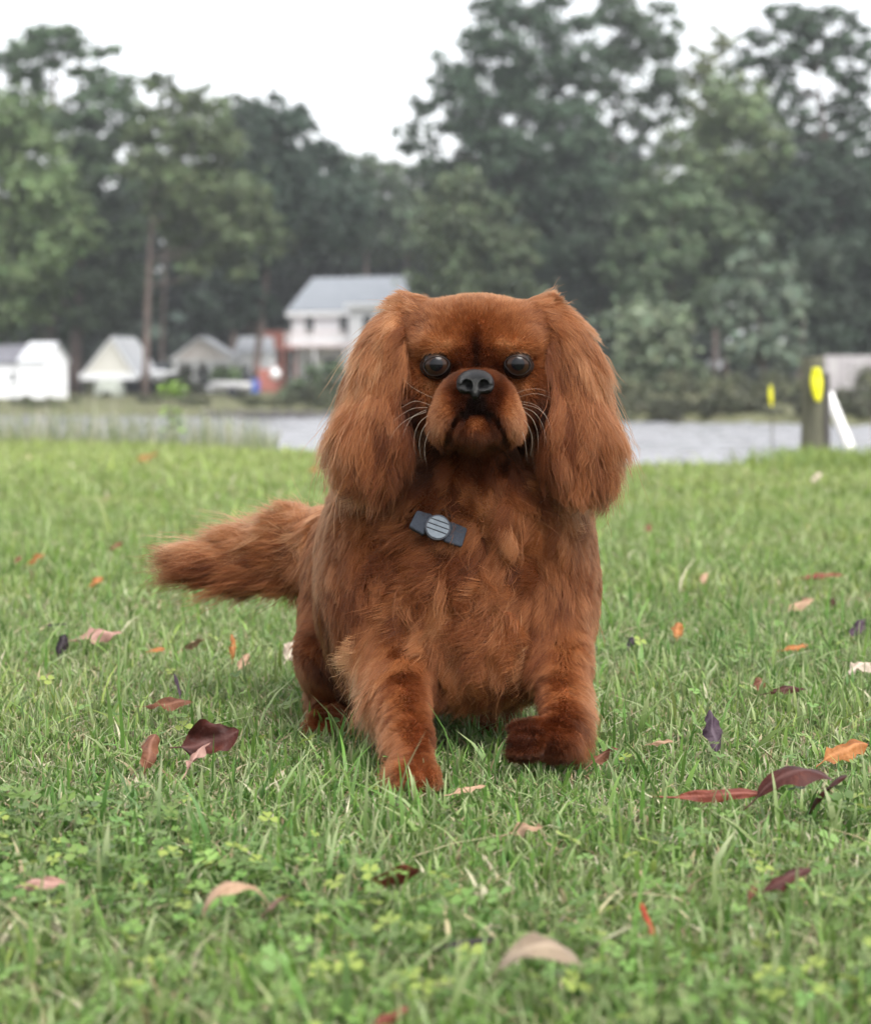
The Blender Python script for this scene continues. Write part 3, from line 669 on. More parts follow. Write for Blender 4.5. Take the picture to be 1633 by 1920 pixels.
# trunks glimpsed inside the dark wood on the right
for px, Y, r, topy, lab in ((1165, 134, .13, 420, 'thin bare trunk in the dark gap right of the tall pine trunk'), (1500, 118, .14, 480, 'dark slim trunk behind the young pale green tree')):
    tree('pine_tree', lab, Y, (px, 740, px + 6, topy), [(px, topy + 20, 50, 40, .7), (px + 20, topy + 70, 50, 40, .65)], (0.052, 0.076, 0.047), int(px), r0=r, per=44)
L = []
for i in range(150):
    px = rg.uniform(1040, 1900); x = 0; Y = rg.uniform(64, 80); x = (px - 816.5) * Y / FPX
    sh = lerp_poly(SHORE, x)
    if Y < sh + .8: Y = sh + rg.uniform(.2, 2.5); x = (px - 816.5) * Y / FPX
    h = rg.uniform(.12, .42); L.append((x, Y, zg(x, Y) + h * .4, h * rg.uniform(1.4, 2.6), h * 1.6, h * .6, rg.uniform(.6, 1.1)))
V, F, C = leaf_cloud(L, 160, .14, (.062, .066, .040), rg, spread=.5, kid=9)
o = cloud_object('bank_cover', V, F, C); tag(o, 'dull brown-green brush along the right far shoreline', kind='stuff')
# low undergrowth on the far bank
L = []
for i in range(170):
    px = rg.uniform(-250, 1900); x0 = 0
    Y = rg.uniform(92, 128) if px < 560 else rg.uniform(84, 125)
    if px < 560: Y = rg.uniform(88, 108) if rg.random() < .55 else rg.uniform(150, 165)
    x = (px - 816.5) * Y / FPX; h = rg.uniform(.12, .3) if px < 560 and Y < 120 else rg.uniform(.35, 1.1)
    L.append((x, Y, zg(x, Y) + h * .5, h * rg.uniform(1.2, 2.4), h * 1.5, h * .7, rg.uniform(.7, 1.25)))
V, F, C = leaf_cloud(L, 110, .16, (.078, .085, .048), rg, spread=.42, kid=9)
o = cloud_object('undergrowth', V, F, C); tag(o, 'low weeds and bushes covering the far bank', kind='stuff')
# ================================================================== grass
def blade_material(name):
    m, t, out = new_mat(name)
    at = N(t, 'ShaderNodeAttribute'); at.attribute_name = 'leaf'
    d = N(t, 'ShaderNodeBsdfPrincipled', Roughness=.45); d.inputs['Specular IOR Level'].default_value = .28
    tr = N(t, 'ShaderNodeBsdfTranslucent')
    t.links.new(at.outputs['Color'], d.inputs['Base Color']); t.links.new(at.outputs['Color'], tr.inputs['Color'])
    mx = N(t, 'ShaderNodeMixShader'); mx.inputs[0].default_value = .35
    t.links.new(d.outputs[0], mx.inputs[1]); t.links.new(tr.outputs[0], mx.inputs[2]); t.links.new(mx.outputs[0], out.inputs['Surface'])
    return m
MAT_BLADE = blade_material('grass_blade')
gr = np.random.default_rng(11)

def vnoise(x, y, s, seed=0):
    """cheap smooth noise in 0..1"""
    x = x * s + seed * 17.3; y = y * s + seed * 9.1
    return .5 + .25 * (np.sin(x * 1.7 + 1.3 * np.sin(y * 1.1)) + np.sin(y * 1.9 + 1.7 * np.sin(x * .9 + 2))) * .7 + .15 * np.sin(x * 3.9 + y * 3.1)

def strip_points(n, y0, y1, margin):
    Y = np.sqrt(gr.uniform(y0 ** 2, y1 ** 2, n)); hw = 816.5 / FPX * Y + margin
    return gr.uniform(-1, 1, n) * hw, Y

def blades(x, y, z0, h, w, lean, az, col, tipcol, levels, bend=1.0, tipw=.25):
    """tapered curved blades; returns verts, tris, colours"""
    n = len(x); L = levels
    d = np.stack([np.cos(az), np.sin(az)], 1); face = az + gr.normal(0, .7, n) + PI / 2
    sx = np.stack([np.cos(face), np.sin(face)], 1)
    V = np.zeros((n, 2 * L + 1, 3)); C = np.zeros((n, 2 * L + 1, 3))
    for i in range(L + 1):
        u = i / L; off = lean * h * u ** (1 + bend); zz = h * (u - .35 * np.minimum(lean, 1.6) * u * u * .6)
        ww = w * (1 - (1 - tipw) * u ** 1.6) / 2
        cc = col * (1 - u)[:, None] if False else col * (1 - u ** 2) + tipcol * u ** 2
        cx = x + d[:, 0] * off; cy = y + d[:, 1] * off
        if i < L:
            V[:, 2 * i] = np.stack([cx - sx[:, 0] * ww, cy - sx[:, 1] * ww, z0 + zz], 1)
            V[:, 2 * i + 1] = np.stack([cx + sx[:, 0] * ww, cy + sx[:, 1] * ww, z0 + zz], 1)
            C[:, 2 * i] = C[:, 2 * i + 1] = cc
        else:
            V[:, 2 * L] = np.stack([cx, cy, z0 + zz], 1); C[:, 2 * L] = cc
    t = []
    for i in range(L - 1):
        a = 2 * i; t += [(a, a + 1, a + 3), (a, a + 3, a + 2)]
    t.append((2 * L - 2, 2 * L - 1, 2 * L))
    t = np.array(t)
    F = (np.arange(n) * (2 * L + 1))[:, None, None] + t[None]
    return V.reshape(-1, 3), F.reshape(-1, 3), C.reshape(-1, 3)

GREENS = np.array([(.056, .128, .024), (.090, .178, .034), (.132, .212, .044), (.098, .168, .052), (.185, .240, .055)])
STRAW = np.array([(.42, .36, .21), (.33, .25, .14), (.50, .46, .32)])
LEAN_DOG = []
def edge_y(x): return np.interp(x, [p[0] for p in EDGE], [p[1] for p in EDGE])
def lawn_band(n, y0, y1, margin, hmean, wmean, levels, dry):
    x, y = strip_points(n, y0, y1, margin)
    ok = y < edge_y(x) + .15; x, y = x[ok], y[ok]; n = len(x)
    # tufts: pull roots towards tuft centres a little and vary height by patch
    patch = vnoise(x, y, 2.3, 1); p2 = vnoise(x, y, 7.0, 2)
    h = hmean * np.exp(gr.normal(0, .30, n)) * (.75 + .5 * p2)
    tall = gr.random(n) < .055; h = np.where(tall, h * gr.uniform(1.4, 2.6, n), h)
    w = wmean * np.exp(gr.normal(0, .28, n)) * np.where(tall, 1.35, 1)
    lean = np.abs(gr.normal(.35, .35, n)); flat_ = gr.random(n) < .12; lean = np.where(flat_, lean + 1.0, lean)
    az = gr.uniform(0, 2 * PI, n)
    gi = np.clip((gr.normal(0, .9, n) + patch * 3.6 + .15 * np.clip(y - 4, 0, 6)), 0, 3.999); i = gi.astype(int); f = (gi - i)[:, None]
    col = GREENS[i] * (1 - f) + GREENS[i + 1] * f
    far = np.clip((y - 3.0) / 7.0, 0, 1)[:, None]      # turf colour goes yellower and lighter towards the creek
    col = col * (1 - far) + (col * .55 + np.array([.125, .150, .036])) * far
    col = col * np.exp(gr.normal(0, .16, n))[:, None]
    isdry = gr.random(n) < dry * (.5 + 1.2 * vnoise(x, y, 4.1, 5))
    col = np.where(isdry[:, None], STRAW[gr.integers(0, 3, n)] * gr.uniform(.6, 1.0, n)[:, None], col)
    h = np.where(isdry, h * .6, h); lean = np.where(isdry, lean + .7, lean)
    # mown ends dry out pale
    mown = gr.random(n) < .55
    tip = np.where(mown[:, None], col * .35 + np.array([.46, .45, .28]) * .65, col * 1.25)
    return blades(x, y, np.zeros(n), h, w, lean, az, col, tip, levels)

parts_ = [lawn_band(26000, .95, 1.55, .12, .017, .0028, 4, .27), lawn_band(78000, 1.55, 3.3, .16, .0175, .0027, 3, .17),
          lawn_band(68000, 3.3, 6.5, .25, .021, .0038, 3, .11), lawn_band(76000, 6.5, 13.6, .5, .025, .0072, 2, .09)]
# short matted under-layer near the camera
def underlayer(n, y0, y1):
    x, y = strip_points(n, y0, y1, .15)
    h = gr.uniform(.008, .02, n); w = gr.uniform(.002, .004, n); lean = gr.uniform(.6, 2.2, n)
    col = GREENS[gr.integers(0, 4, n)] * gr.uniform(.7, 1.2, n)[:, None]
    dry = gr.random(n) < .5; col = np.where(dry[:, None], STRAW[gr.integers(0, 3, n)] * gr.uniform(.45, .9, n)[:, None], col)
    return blades(x, y, np.full(n, .002), h, w, lean, gr.uniform(0, 2 * PI, n), col, col * 1.1, 2)
parts_.append(underlayer(40000, .95, 3.6))
# tall soft grass round the post and along the edge of the lawn
n = 1500; x = gr.normal((1530 - 816.5) * 9.6 / FPX, .17, n); y = edge_y(x) + gr.uniform(-.9, .25, n)
c_ = GREENS[gr.integers(2, 5, n)] * gr.uniform(.8, 1.2, n)[:, None] + np.array([.03, .02, .01])
parts_.append(blades(x, y, np.zeros(n), gr.uniform(.035, .105, n), gr.uniform(.004, .008, n), np.abs(gr.normal(.3, .25, n)), gr.uniform(0, 2 * PI, n), c_, c_ * 1.2, 3))
V = np.concatenate([p[0] for p in parts_]); C = np.concatenate([p[2] for p in parts_])
o_, Fs = 0, []
for p in parts_: Fs.append(p[1] + o_); o_ += len(p[0])
me = np_mesh('grass', V, np.concatenate(Fs)); vcol(me, 'leaf', C)
tag(link_mesh('grass', me, MAT_BLADE), 'mown green grass blades with pale cut tips covering the lawn', kind='stuff')

# weeds standing along the left edge of the lawn
n = 2100; px = gr.uniform(-150, 520, n) ; y = np.interp(px, [-200, 0, 300, 620], [13.6, 13.3, 12.6, 10.9]) + gr.uniform(-.25, .9, n); x = (px - 816.5) * y / FPX
hh = .08 + .24 * gr.random(n) ** 1.2 * np.interp(px, [-150, 60, 200, 420, 520], [1.1, 1.0, .9, .75, .3]) * (.5 + vnoise(x, y, 3.0, 3))
z = -.45 * np.clip(y - edge_y(x), 0, 1)
kinds = gr.random(n)[:, None]
c_ = np.where(kinds < .45, np.array([.20, .23, .12]), np.where(kinds < .75, np.array([.42, .40, .30]), np.array([.12, .15, .075]))) * gr.uniform(.7, 1.2, n)[:, None]
V, F, C = blades(x, y, z, hh - z, gr.uniform(.003, .008, n), np.abs(gr.normal(.15, .15, n)), gr.uniform(0, 2 * PI, n), c_, c_ * 1.15, 3)
me = np_mesh('weeds', V, F); vcol(me, 'leaf', C)
tag(link_mesh('weeds', me, MAT_BLADE), 'thin straw and green weeds standing along the left edge of the lawn', kind='stuff')

# bright sapling at the edge
Ys = 12.9; sp = empty('sapling', (W(322, 820, Ys).x, Ys, -.05)); tag(sp, 'small bright yellow-green sapling standing alone at the left edge of the lawn', 'plant')
q = MB(); q.tube([(0, 0, 0), (.004, 0, .15), (-.002, 0, .3), (0, 0, .37)], [.005, .0045, .0035, .002], 7); q.build('stem', MAT_POST, sp)
vs, cs = [], []
lv = MB()
rnd = random.Random(4)
for i in range(64):
    zz = rnd.choice([rnd.uniform(.10, .20), rnd.uniform(.17, .26), rnd.uniform(.31, .40), rnd.uniform(.33, .40)]); a = rnd.uniform(0, 2 * PI); L_ = rnd.uniform(.06, .10); d_ = Vector((math.cos(a), math.sin(a), rnd.uniform(-.2, .5))).normalized()
    b0 = Vector((0, 0, zz)) + d_ * rnd.uniform(.0, .03); sd_ = d_.cross(Vector((0, 0, 1))).normalized() * L_ * .28
    lv.add([b0, b0 + d_ * L_ * .5 + sd_ + Vector((0, 0, .006)), b0 + d_ * L_ + Vector((0, 0, -.012)), b0 + d_ * L_ * .5 - sd_ + Vector((0, 0, .006)), b0 + d_ * L_ * .5], [(0, 4, 1), (1, 4, 2), (2, 4, 3), (3, 4, 0)])
MAT_SAP = simple_mat('sapling_leaf', (.26, .40, .06), (.19, .33, .05), scale=9, rough=.5)
lv.build('foliage', MAT_SAP, sp)

# clover and small broad-leaved weeds in the foreground
def clover(n, y0, y1):
    x, y = strip_points(n, y0, y1, .1); ok = gr.random(n) < np.clip(vnoise(x, y, 5.0, 8) * 1.5 - .25, .1, 1); x, y = x[ok], y[ok]; n = len(x)
    h = gr.uniform(.012, .034, n); s = gr.uniform(.0030, .0080, n); a0 = gr.uniform(0, 2 * PI, n)
    base = np.array([.115, .185, .050]) * np.exp(gr.normal(0, .22, (n, 1))) * (1 + gr.normal(0, .06, (n, 3)))
    yl = gr.random(n) < .12; base = np.where(yl[:, None], np.array([.24, .30, .07]), base)
    tilt = gr.normal(0, .28, (n, 2)); VV, FF, CC = [], [], []; off = 0
    c = np.stack([x, y, h], 1)
    for k in range(3):
        a = a0 + k * 2 * PI / 3; d = np.stack([np.cos(a), np.sin(a)], 1); e = np.stack([-d[:, 1], d[:, 0]], 1)
        def pt(u, v, dz):
            p = d * (u * s)[:, None] + e * (v * s)[:, None]
            return np.concatenate([c[:, :2] + p, (c[:, 2] + (p * tilt).sum(1) + dz * s)[:, None]], 1)
        P = np.stack([pt(.05, 0, 0), pt(.6, .55, .18), pt(1.1, .5, .12), pt(1.15, 0, -.02), pt(1.1, -.5, .12), pt(.6, -.55, .18)], 1)
        f = np.array([(0, 3, 2), (0, 2, 1), (0, 5, 4), (0, 4, 3)])
        VV.append(P.reshape(-1, 3)); FF.append(((np.arange(n) * 6)[:, None, None] + f[None]).reshape(-1, 3) + off); CC.append(np.repeat(base, 6, 0)); off += n * 6
    return np.concatenate(VV), np.concatenate(FF), np.concatenate(CC)
c1 = clover(3000, .95, 1.75); c2 = clover(600, 1.75, 3.0)
V = np.concatenate([c1[0], c2[0]]); F = np.concatenate([c1[1], c2[1] + len(c1[0])]); C = np.concatenate([c1[2], c2[2]])
me = np_mesh('clover', V, F); vcol(me, 'leaf', C)
tag(link_mesh('clover', me, MAT_BLADE), 'pale clover and small broad leaves scattered through the near grass', kind='stuff')
# ================================================================== fallen leaves
def leaf_mat(c1, c2, c3):
    m, t, out = new_mat('fallen_leaf')
    b = N(t, 'ShaderNodeBsdfPrincipled', Roughness=.55); b.inputs['Specular IOR Level'].default_value = .16
    tc = N(t, 'ShaderNodeTexCoord')
    n1 = N(t, 'ShaderNodeTexNoise', Scale=38.0, Detail=5.0, Roughness=.65); t.links.new(tc.outputs['Object'], n1.inputs['Vector'])
    rp = N(t, 'ShaderNodeValToRGB'); e = rp.color_ramp.elements
    e[0].position = .33; e[0].color = (*c2, 1); e[1].position = .60; e[1].color = (*c1, 1); x = e.new(.74); x.color = (*c3, 1)
    t.links.new(n1.outputs['Fac'], rp.inputs[0])
    at = N(t, 'ShaderNodeAttribute'); at.attribute_name = 'vein'
    mx = N(t, 'ShaderNodeMix'); mx.data_type = 'RGBA'; mx.inputs['B'].default_value = (*[min(1, x * 1.5 + .03) for x in c1], 1)
    t.links.new(at.outputs['Fac'], mx.inputs['Factor']); t.links.new(rp.outputs[0], mx.inputs['A']); t.links.new(mx.outputs['Result'], b.inputs['Base Color'])
    n2 = N(t, 'ShaderNodeTexNoise', Scale=260.0, Detail=3.0); t.links.new(tc.outputs['Object'], n2.inputs['Vector'])
    bp = N(t, 'ShaderNodeBump', Strength=.5, Distance=.002); t.links.new(n2.outputs['Fac'], bp.inputs['Height']); t.links.new(bp.outputs[0], b.inputs['Normal'])
    tr = N(t, 'ShaderNodeBsdfTranslucent'); t.links.new(mx.outputs['Result'], tr.inputs['Color'])
    ms = N(t, 'ShaderNodeMixShader'); ms.inputs[0].default_value = .12; t.links.new(b.outputs[0], ms.inputs[1]); t.links.new(tr.outputs[0], ms.inputs[2])
    t.links.new(ms.outputs[0], out.inputs['Surface'])
    return m
def _lm(a, b, c, k=.62): return leaf_mat(*[tuple(x * k for x in q) for q in (a, b, c)])
LM = {'maroon': _lm((.085, .024, .018), (.035, .012, .010), (.17, .055, .032)), 'orange': _lm((.42, .17, .05), (.25, .09, .03), (.50, .25, .10)),
      'tan': _lm((.46, .30, .19), (.33, .19, .12), (.55, .42, .30)), 'pink': _lm((.46, .27, .22), (.34, .18, .14), (.56, .40, .33)),
      'brown': _lm((.21, .085, .045), (.11, .042, .026), (.32, .15, .08)), 'purple': _lm((.075, .045, .065), (.035, .020, .032), (.13, .085, .10)),
      'grey': _lm((.34, .26, .18), (.22, .16, .115), (.46, .37, .24)), 'red': _lm((.42, .055, .022), (.25, .03, .016), (.5, .10, .04)), 'pale': _lm((.62, .52, .42), (.48, .36, .28), (.72, .66, .58)),
      'black': _lm((.028, .018, .022), (.012, .009, .011), (.06, .04, .045)), 'redbrown': _lm((.24, .065, .040), (.13, .034, .026), (.34, .13, .08))}

def leaf_mesh(L, Wd, curl, fold, seed, lobes=0.0, stalk=.25, crum=1.0):
    """oval blade bent along its length by curl (radians) and across by fold, with midrib and stalk"""
    r = random.Random(seed); nu, nv = 14, 8
    v, vein, f = [], [], []
    wob = [r.uniform(-1, 1) for _ in range(8)]
    for i in range(nu + 1):
        u = i / nu; wu = 2.05 * (u + .012) ** .72 * max(1 - u, 0) ** .85
        wu *= 1 + lobes * math.sin(u * 17 + wob[0] * 3)
        a = curl * (u - .5); Rr = L / curl if abs(curl) > .05 else 1e3
        cx = Rr * math.sin(a); cz = -Rr * (1 - math.cos(a)); tx, tz = math.cos(a), -math.sin(a)
        for j in range(nv + 1):
            s = j / nv * 2 - 1; y = s * Wd / 2 * wu; b = fold * s * wu
            yy = (Wd / 2 * wu) * math.sin(b) / (fold * wu) if abs(fold) > .05 and wu > 1e-3 else y
            dz = -(Wd / 2 * wu) * (1 - math.cos(b)) / (fold * wu) if abs(fold) > .05 and wu > 1e-3 else 0
            dz += crum * (.10 * Wd * abs(s) * math.sin(u * 10 + wob[1] * 4 + s * 2.5) + .06 * Wd * math.sin(u * 7 + s * 3 + wob[2] * 5) + .05 * Wd * math.sin(u * 19 - s * 5 + wob[3] * 6) * abs(s)) * min(1, wu * 1.5)
            yy += crum * .05 * Wd * math.sin(u * 9 + wob[4] * 6) * wu + crum * .04 * Wd * s * math.sin(u * 23 + wob[5] * 6) * wu
            v.append((cx - tz * -dz * 0 + tz * 0 + (-tz) * dz * -1 * 0 + dz * -tz * -1, yy, cz + dz * tx))
            vein.append(max(0, 1 - abs(s) * 6) * .7 + (.35 if (abs(((u * 7 + abs(s) * 1.6) % 1) - .5) > .44 and abs(s) > .1) else 0))
    for i in range(nu):
        for j in range(nv):
            a = i * (nv + 1) + j; f.append((a, a + 1, a + nv + 2, a + nv + 1))
    me = bpy.data.meshes.new('fallen_leaf')
    # stalk
    p0 = v[nv // 2]; d = Vector((-math.cos(curl / 2), .2 * r.uniform(-1, 1), .15 - math.sin(curl / 2)))
    b = len(v); th = max(.0006, L * .012)
    for t_ in (0, .5, 1):
        c = Vector(p0) + d * (L * stalk * t_) + Vector((0, 0, .02 * L * t_ * t_))
        for k in range(4): v.append((c.x, c.y + th * math.cos(k * PI / 2), c.z + th * math.sin(k * PI / 2))); vein.append(.5)
    for s in range(2):
        for k in range(4): a = b + s * 4 + k; a2 = b + s * 4 + (k + 1) % 4; f.append((a, a2, a2 + 4, a + 4))
    me.from_pydata(v, [], f); me.polygons.foreach_set('use_smooth', np.ones(len(f), dtype=bool))
    vfloat(me, 'vein', vein)
    return me

# photo px, py, length px, width/length, colour, yaw, pitch, roll (deg), curl, fold, height of centre (cm), label
LEAVES = [
 (184, 1189, 92, .42, 'pink', 12, 8, 35, .5, 1.2, 2.6, 'folded pale pink leaf lying left of the tail, largest in that patch of lawn'),
 (117, 1206, 44, .7, 'black', 70, 55, 20, .7, 1.2, 2.4, 'small almost black leaf standing on edge left of the folded pale pink leaf'),
 (104, 1171, 44, .25, 'black', 5, 5, 10, .3, .5, 2.4, 'thin dark sliver of leaf behind the folded pale pink leaf'),
 (361, 1206, 52, .65, 'tan', 30, 20, -40, .6, .8, 2.4, 'dull tan leaf half sunk in the grass below the tail'),
 (296, 1217, 30, .6, 'orange', 10, 10, 30, .5, .6, 2.0, 'small orange scrap of leaf left of the dull tan one below the tail'),
 (438, 1210, 52, .34, 'orange', 100, 65, 20, .9, 1.5, 2.8, 'narrow orange leaf standing upright near the hind leg'),
 (458, 1238, 40, .6, 'tan', 60, 40, 30, .5, .8, 2.0, 'crumpled tan leaf at the foot of the upright orange leaf'),
 (318, 1317, 92, .45, 'brown', -8, 6, 28, .4, .7, 2.3, 'flat orange-brown leaf left of the hind leg, half covered by blades'),
 (283, 1400, 84, .55, 'brown', 78, 46, 15, 1.4, 1.5, 2.6, 'brown curled leaf left of the big dark maroon one before the hind leg'),
 (395, 1390, 118, .75, 'maroon', 15, 14, 62, -1.2, -1.3, 3.2, 'big dark maroon curled leaf left of the dog, its inside showing'),
 (368, 1414, 80, .5, 'pink', 48, 38, -25, .8, 1.1, 2.6, 'dull pink leaf leaning before the big maroon leaf on the left'),
 (82, 1653, 92, .5, 'pink', -20, 6, 30, .6, .7, 2.4, 'pinkish brown blurred leaf near the bottom left corner'),
 (440, 1658, 185, .36, 'tan', 14, 4, 6, 2.9, .15, 4.8, 'broad tan leaf curled into an arch in the left foreground'),
 (515, 1690, 100, .34, 'pink', -52, 32, 20, .6, 1.6, 2.8, 'narrow pinkish leaf sloping down right of the tan arched leaf'),
 (742, 1640, 118, .5, 'redbrown', -30, 22, -45, .5, .6, 2.4, 'brick-red pointed leaf standing in the grass below the planted front paw'),
 (1018, 1772, 196, .58, 'grey', 4, -2, 10, 2.2, .25, 4.6, 'large grey-brown arched leaf in the right foreground, biggest in the picture bottom'),
 (1216, 1722, 92, .24, 'red', 118, 52, 10, .9, 1.8, 2.8, 'thin bright red curled leaf standing in the right foreground'),
 (1478, 1642, 110, .40, 'maroon', 22, 18, 30, .8, 1.4, 2.8, 'dark red-brown curled leaf in the right foreground'),
 (1412, 1665, 50, .45, 'brown', 60, 40, 20, .8, 1.2, 2.0, 'small brown leaf left of the dark red-brown curled one'),
 (880, 1764, 100, .24, 'black', 6, 6, 30, .6, 1.2, 2.4, 'dark narrow leaf left of the large arched grey-brown leaf'),
 (984, 1552, 84, .5, 'tan', -40, 15, 20, .6, .8, 2.0, 'beige leaf lying in the grass below the dog'),
 (1352, 1489, 172, .19, 'redbrown', 3, 2, 62, .4, .9, 2.2, 'long narrow red-brown leaf lying left of the big dark leaf on the right'),
 (1495, 1446, 185, .46, 'maroon', 12, 6, 16, 1.9, .4, 4.4, 'big glossy dark maroon leaf arched over the grass at the right'),
 (1545, 1478, 130, .55, 'maroon', -58, 38, 30, .8, 1.0, 3.0, 'dark maroon pointed leaf leaning on the right end of the arched maroon one'),
 (1588, 1402, 104, .55, 'orange', 24, 14, 35, .9, 1.0, 2.6, 'orange-brown crumpled leaf behind the big maroon leaves at the right edge'),
 (1338, 1368, 84, .55, 'purple', 102, 62, 10, .4, .9, 3.0, 'greyish purple leaf standing upright on its stalk right of the raised paw'),
 (1132, 1414, 64, .42, 'brown', 20, 25, 30, .7, 1.0, 2.0, 'small brown leaf right beside the raised paw'),
 (1424, 1279, 42, .7, 'brown', 80, 35, 20, 1.2, 1.3, 2.4, 'brown cupped leaf at the left end of the dark curled one, right of the dog'),
 (1474, 1290, 74, .36, 'maroon', -6, 6, 30, .9, 1.4, 2.2, 'dark curled leaf with a pale edge on the lawn right of the dog'),
 (1610, 1248, 56, .8, 'pale', 20, 20, 10, .8, .9, 2.2, 'pale beige crumpled leaf at the right edge'),
 (1271, 1178, 40, .8, 'orange', 80, 40, 10, .8, 1.2, 2.4, 'round orange-brown leaf alone on the lawn right of the chest'),
 (1502, 1131, 56, .6, 'tan', 18, 20, 25, .4, .7, 2.4, 'pale orange-tan leaf on the lawn well right of the dog'),
 (1543, 1077, 80, .26, 'redbrown', 4, 4, 30, .5, 1.0, 2.2, 'long reddish leaf lying flat far right behind the pale orange-tan one'),
 (1560, 1127, 24, .6, 'maroon', 70, 40, 20, .6, 1, 2.2, 'tiny dark leaf right of the pale orange-tan one'),
 (1608, 1174, 48, .7, 'purple', 30, 40, 30, .6, 1, 2.4, 'purple leaf on edge at the right edge of the lawn'),
 (1492, 1212, 50, .4, 'orange', 10, 10, 30, .5, 1, 2.0, 'orange scrap of leaf between the purple and the pale beige leaf'),
 (1182, 1203, 30, .6, 'black', 60, 45, 20, .7, 1, 2.2, 'tiny blackish leaf close right of the lifted leg'),
 (276, 856, 44, .5, 'orange', 6, 20, 30, .4, .8, 3.2, 'bright orange leaf far back on the left lawn'),
 (590, 879, 26, .5, 'orange', 6, 20, 30, .4, .8, 3.2, 'small orange leaf far back beside the left ear'),
 (219, 1021, 28, .6, 'brown', 20, 30, 30, .6, 1, 2.6, 'small brown leaf on the lawn left of the tail tip'),
 (181, 1088, 32, .7, 'orange', 40, 30, 20, .6, 1, 2.6, 'orange-brown leaf left of and just below the tail tip'),
 (68, 1045, 34, .7, 'orange', 20, 30, 20, .6, 1, 2.6, 'orange-brown leaf near the left edge level with the tail'),
 (35, 1047, 20, .7, 'brown', 60, 30, 20, .6, 1, 2.4, 'tiny brown leaf nearest the left edge, level with the tail'),
 (446, 1111, 56, .45, 'orange', 6, 10, 30, .5, .8, 2.2, 'orange leaf peeking out below the tail'),
 (1215, 989, 26, .7, 'brown', 60, 40, 20, .6, 1, 2.6, 'small brown leaf far back right of the collar'),
 (1530, 893, 26, .8, 'pale', 30, 40, 20, .5, 1, 3.6, 'whitish leaf on the far lawn below the wooden post'),
 (548, 1215, 52, .75, 'pale', 60, 45, 20, .5, .8, 3.2, 'pale pinkish leaf sticking out behind the hind leg'),
 (334, 1281, 56, .22, 'purple', 115, 45, 20, .5, 1.2, 2.6, 'thin dark purple leaf standing above the flat orange-brown one'),
 (735, 1902, 76, .4, 'redbrown', 20, 20, 30, .6, 1, 1.8, 'dark red leaf at the very bottom of the picture'),
 (1240, 1390, 50, .4, 'tan', -30, 10, 30, .6, 1, 1.8, 'pale tan sliver of leaf between the raised paw and the purple leaf'),
 (880, 1478, 70, .3, 'tan', 20, 10, 20, .4, .8, 1.8, 'yellowish tan leaf in the grass right of the planted paw'),
 (1320, 1082, 30, .6, 'tan', 60, 40, 20, .5, .8, 2.2, 'tiny tan leaf on the lawn level with the chest, right'),
]
for i, (px, py, lpx, wr_, colr, yaw, pitch, roll, curl, fold, hz, label) in enumerate(LEAVES):
    hz = hz / 100 + .005; Yl = (CAMZ - hz) * FPX / (py - 720.0)
    L_ = lpx * Yl / FPX
    o = link_mesh('fallen_leaf', leaf_mesh(L_, L_ * wr_ * 1.15, curl, fold, i + 5, lobes=.05, crum=.5 if 'arch' in label else random.Random(i).uniform(.8, 1.7)), LM[colr])
    o.location = ((px - 816.5) * Yl / FPX, Yl, hz)
    o.rotation_euler = Euler((math.radians(roll), math.radians(-pitch), math.radians(yaw)), 'XYZ')
    tag(o, label, 'leaf', 'fallen leaves on the lawn')
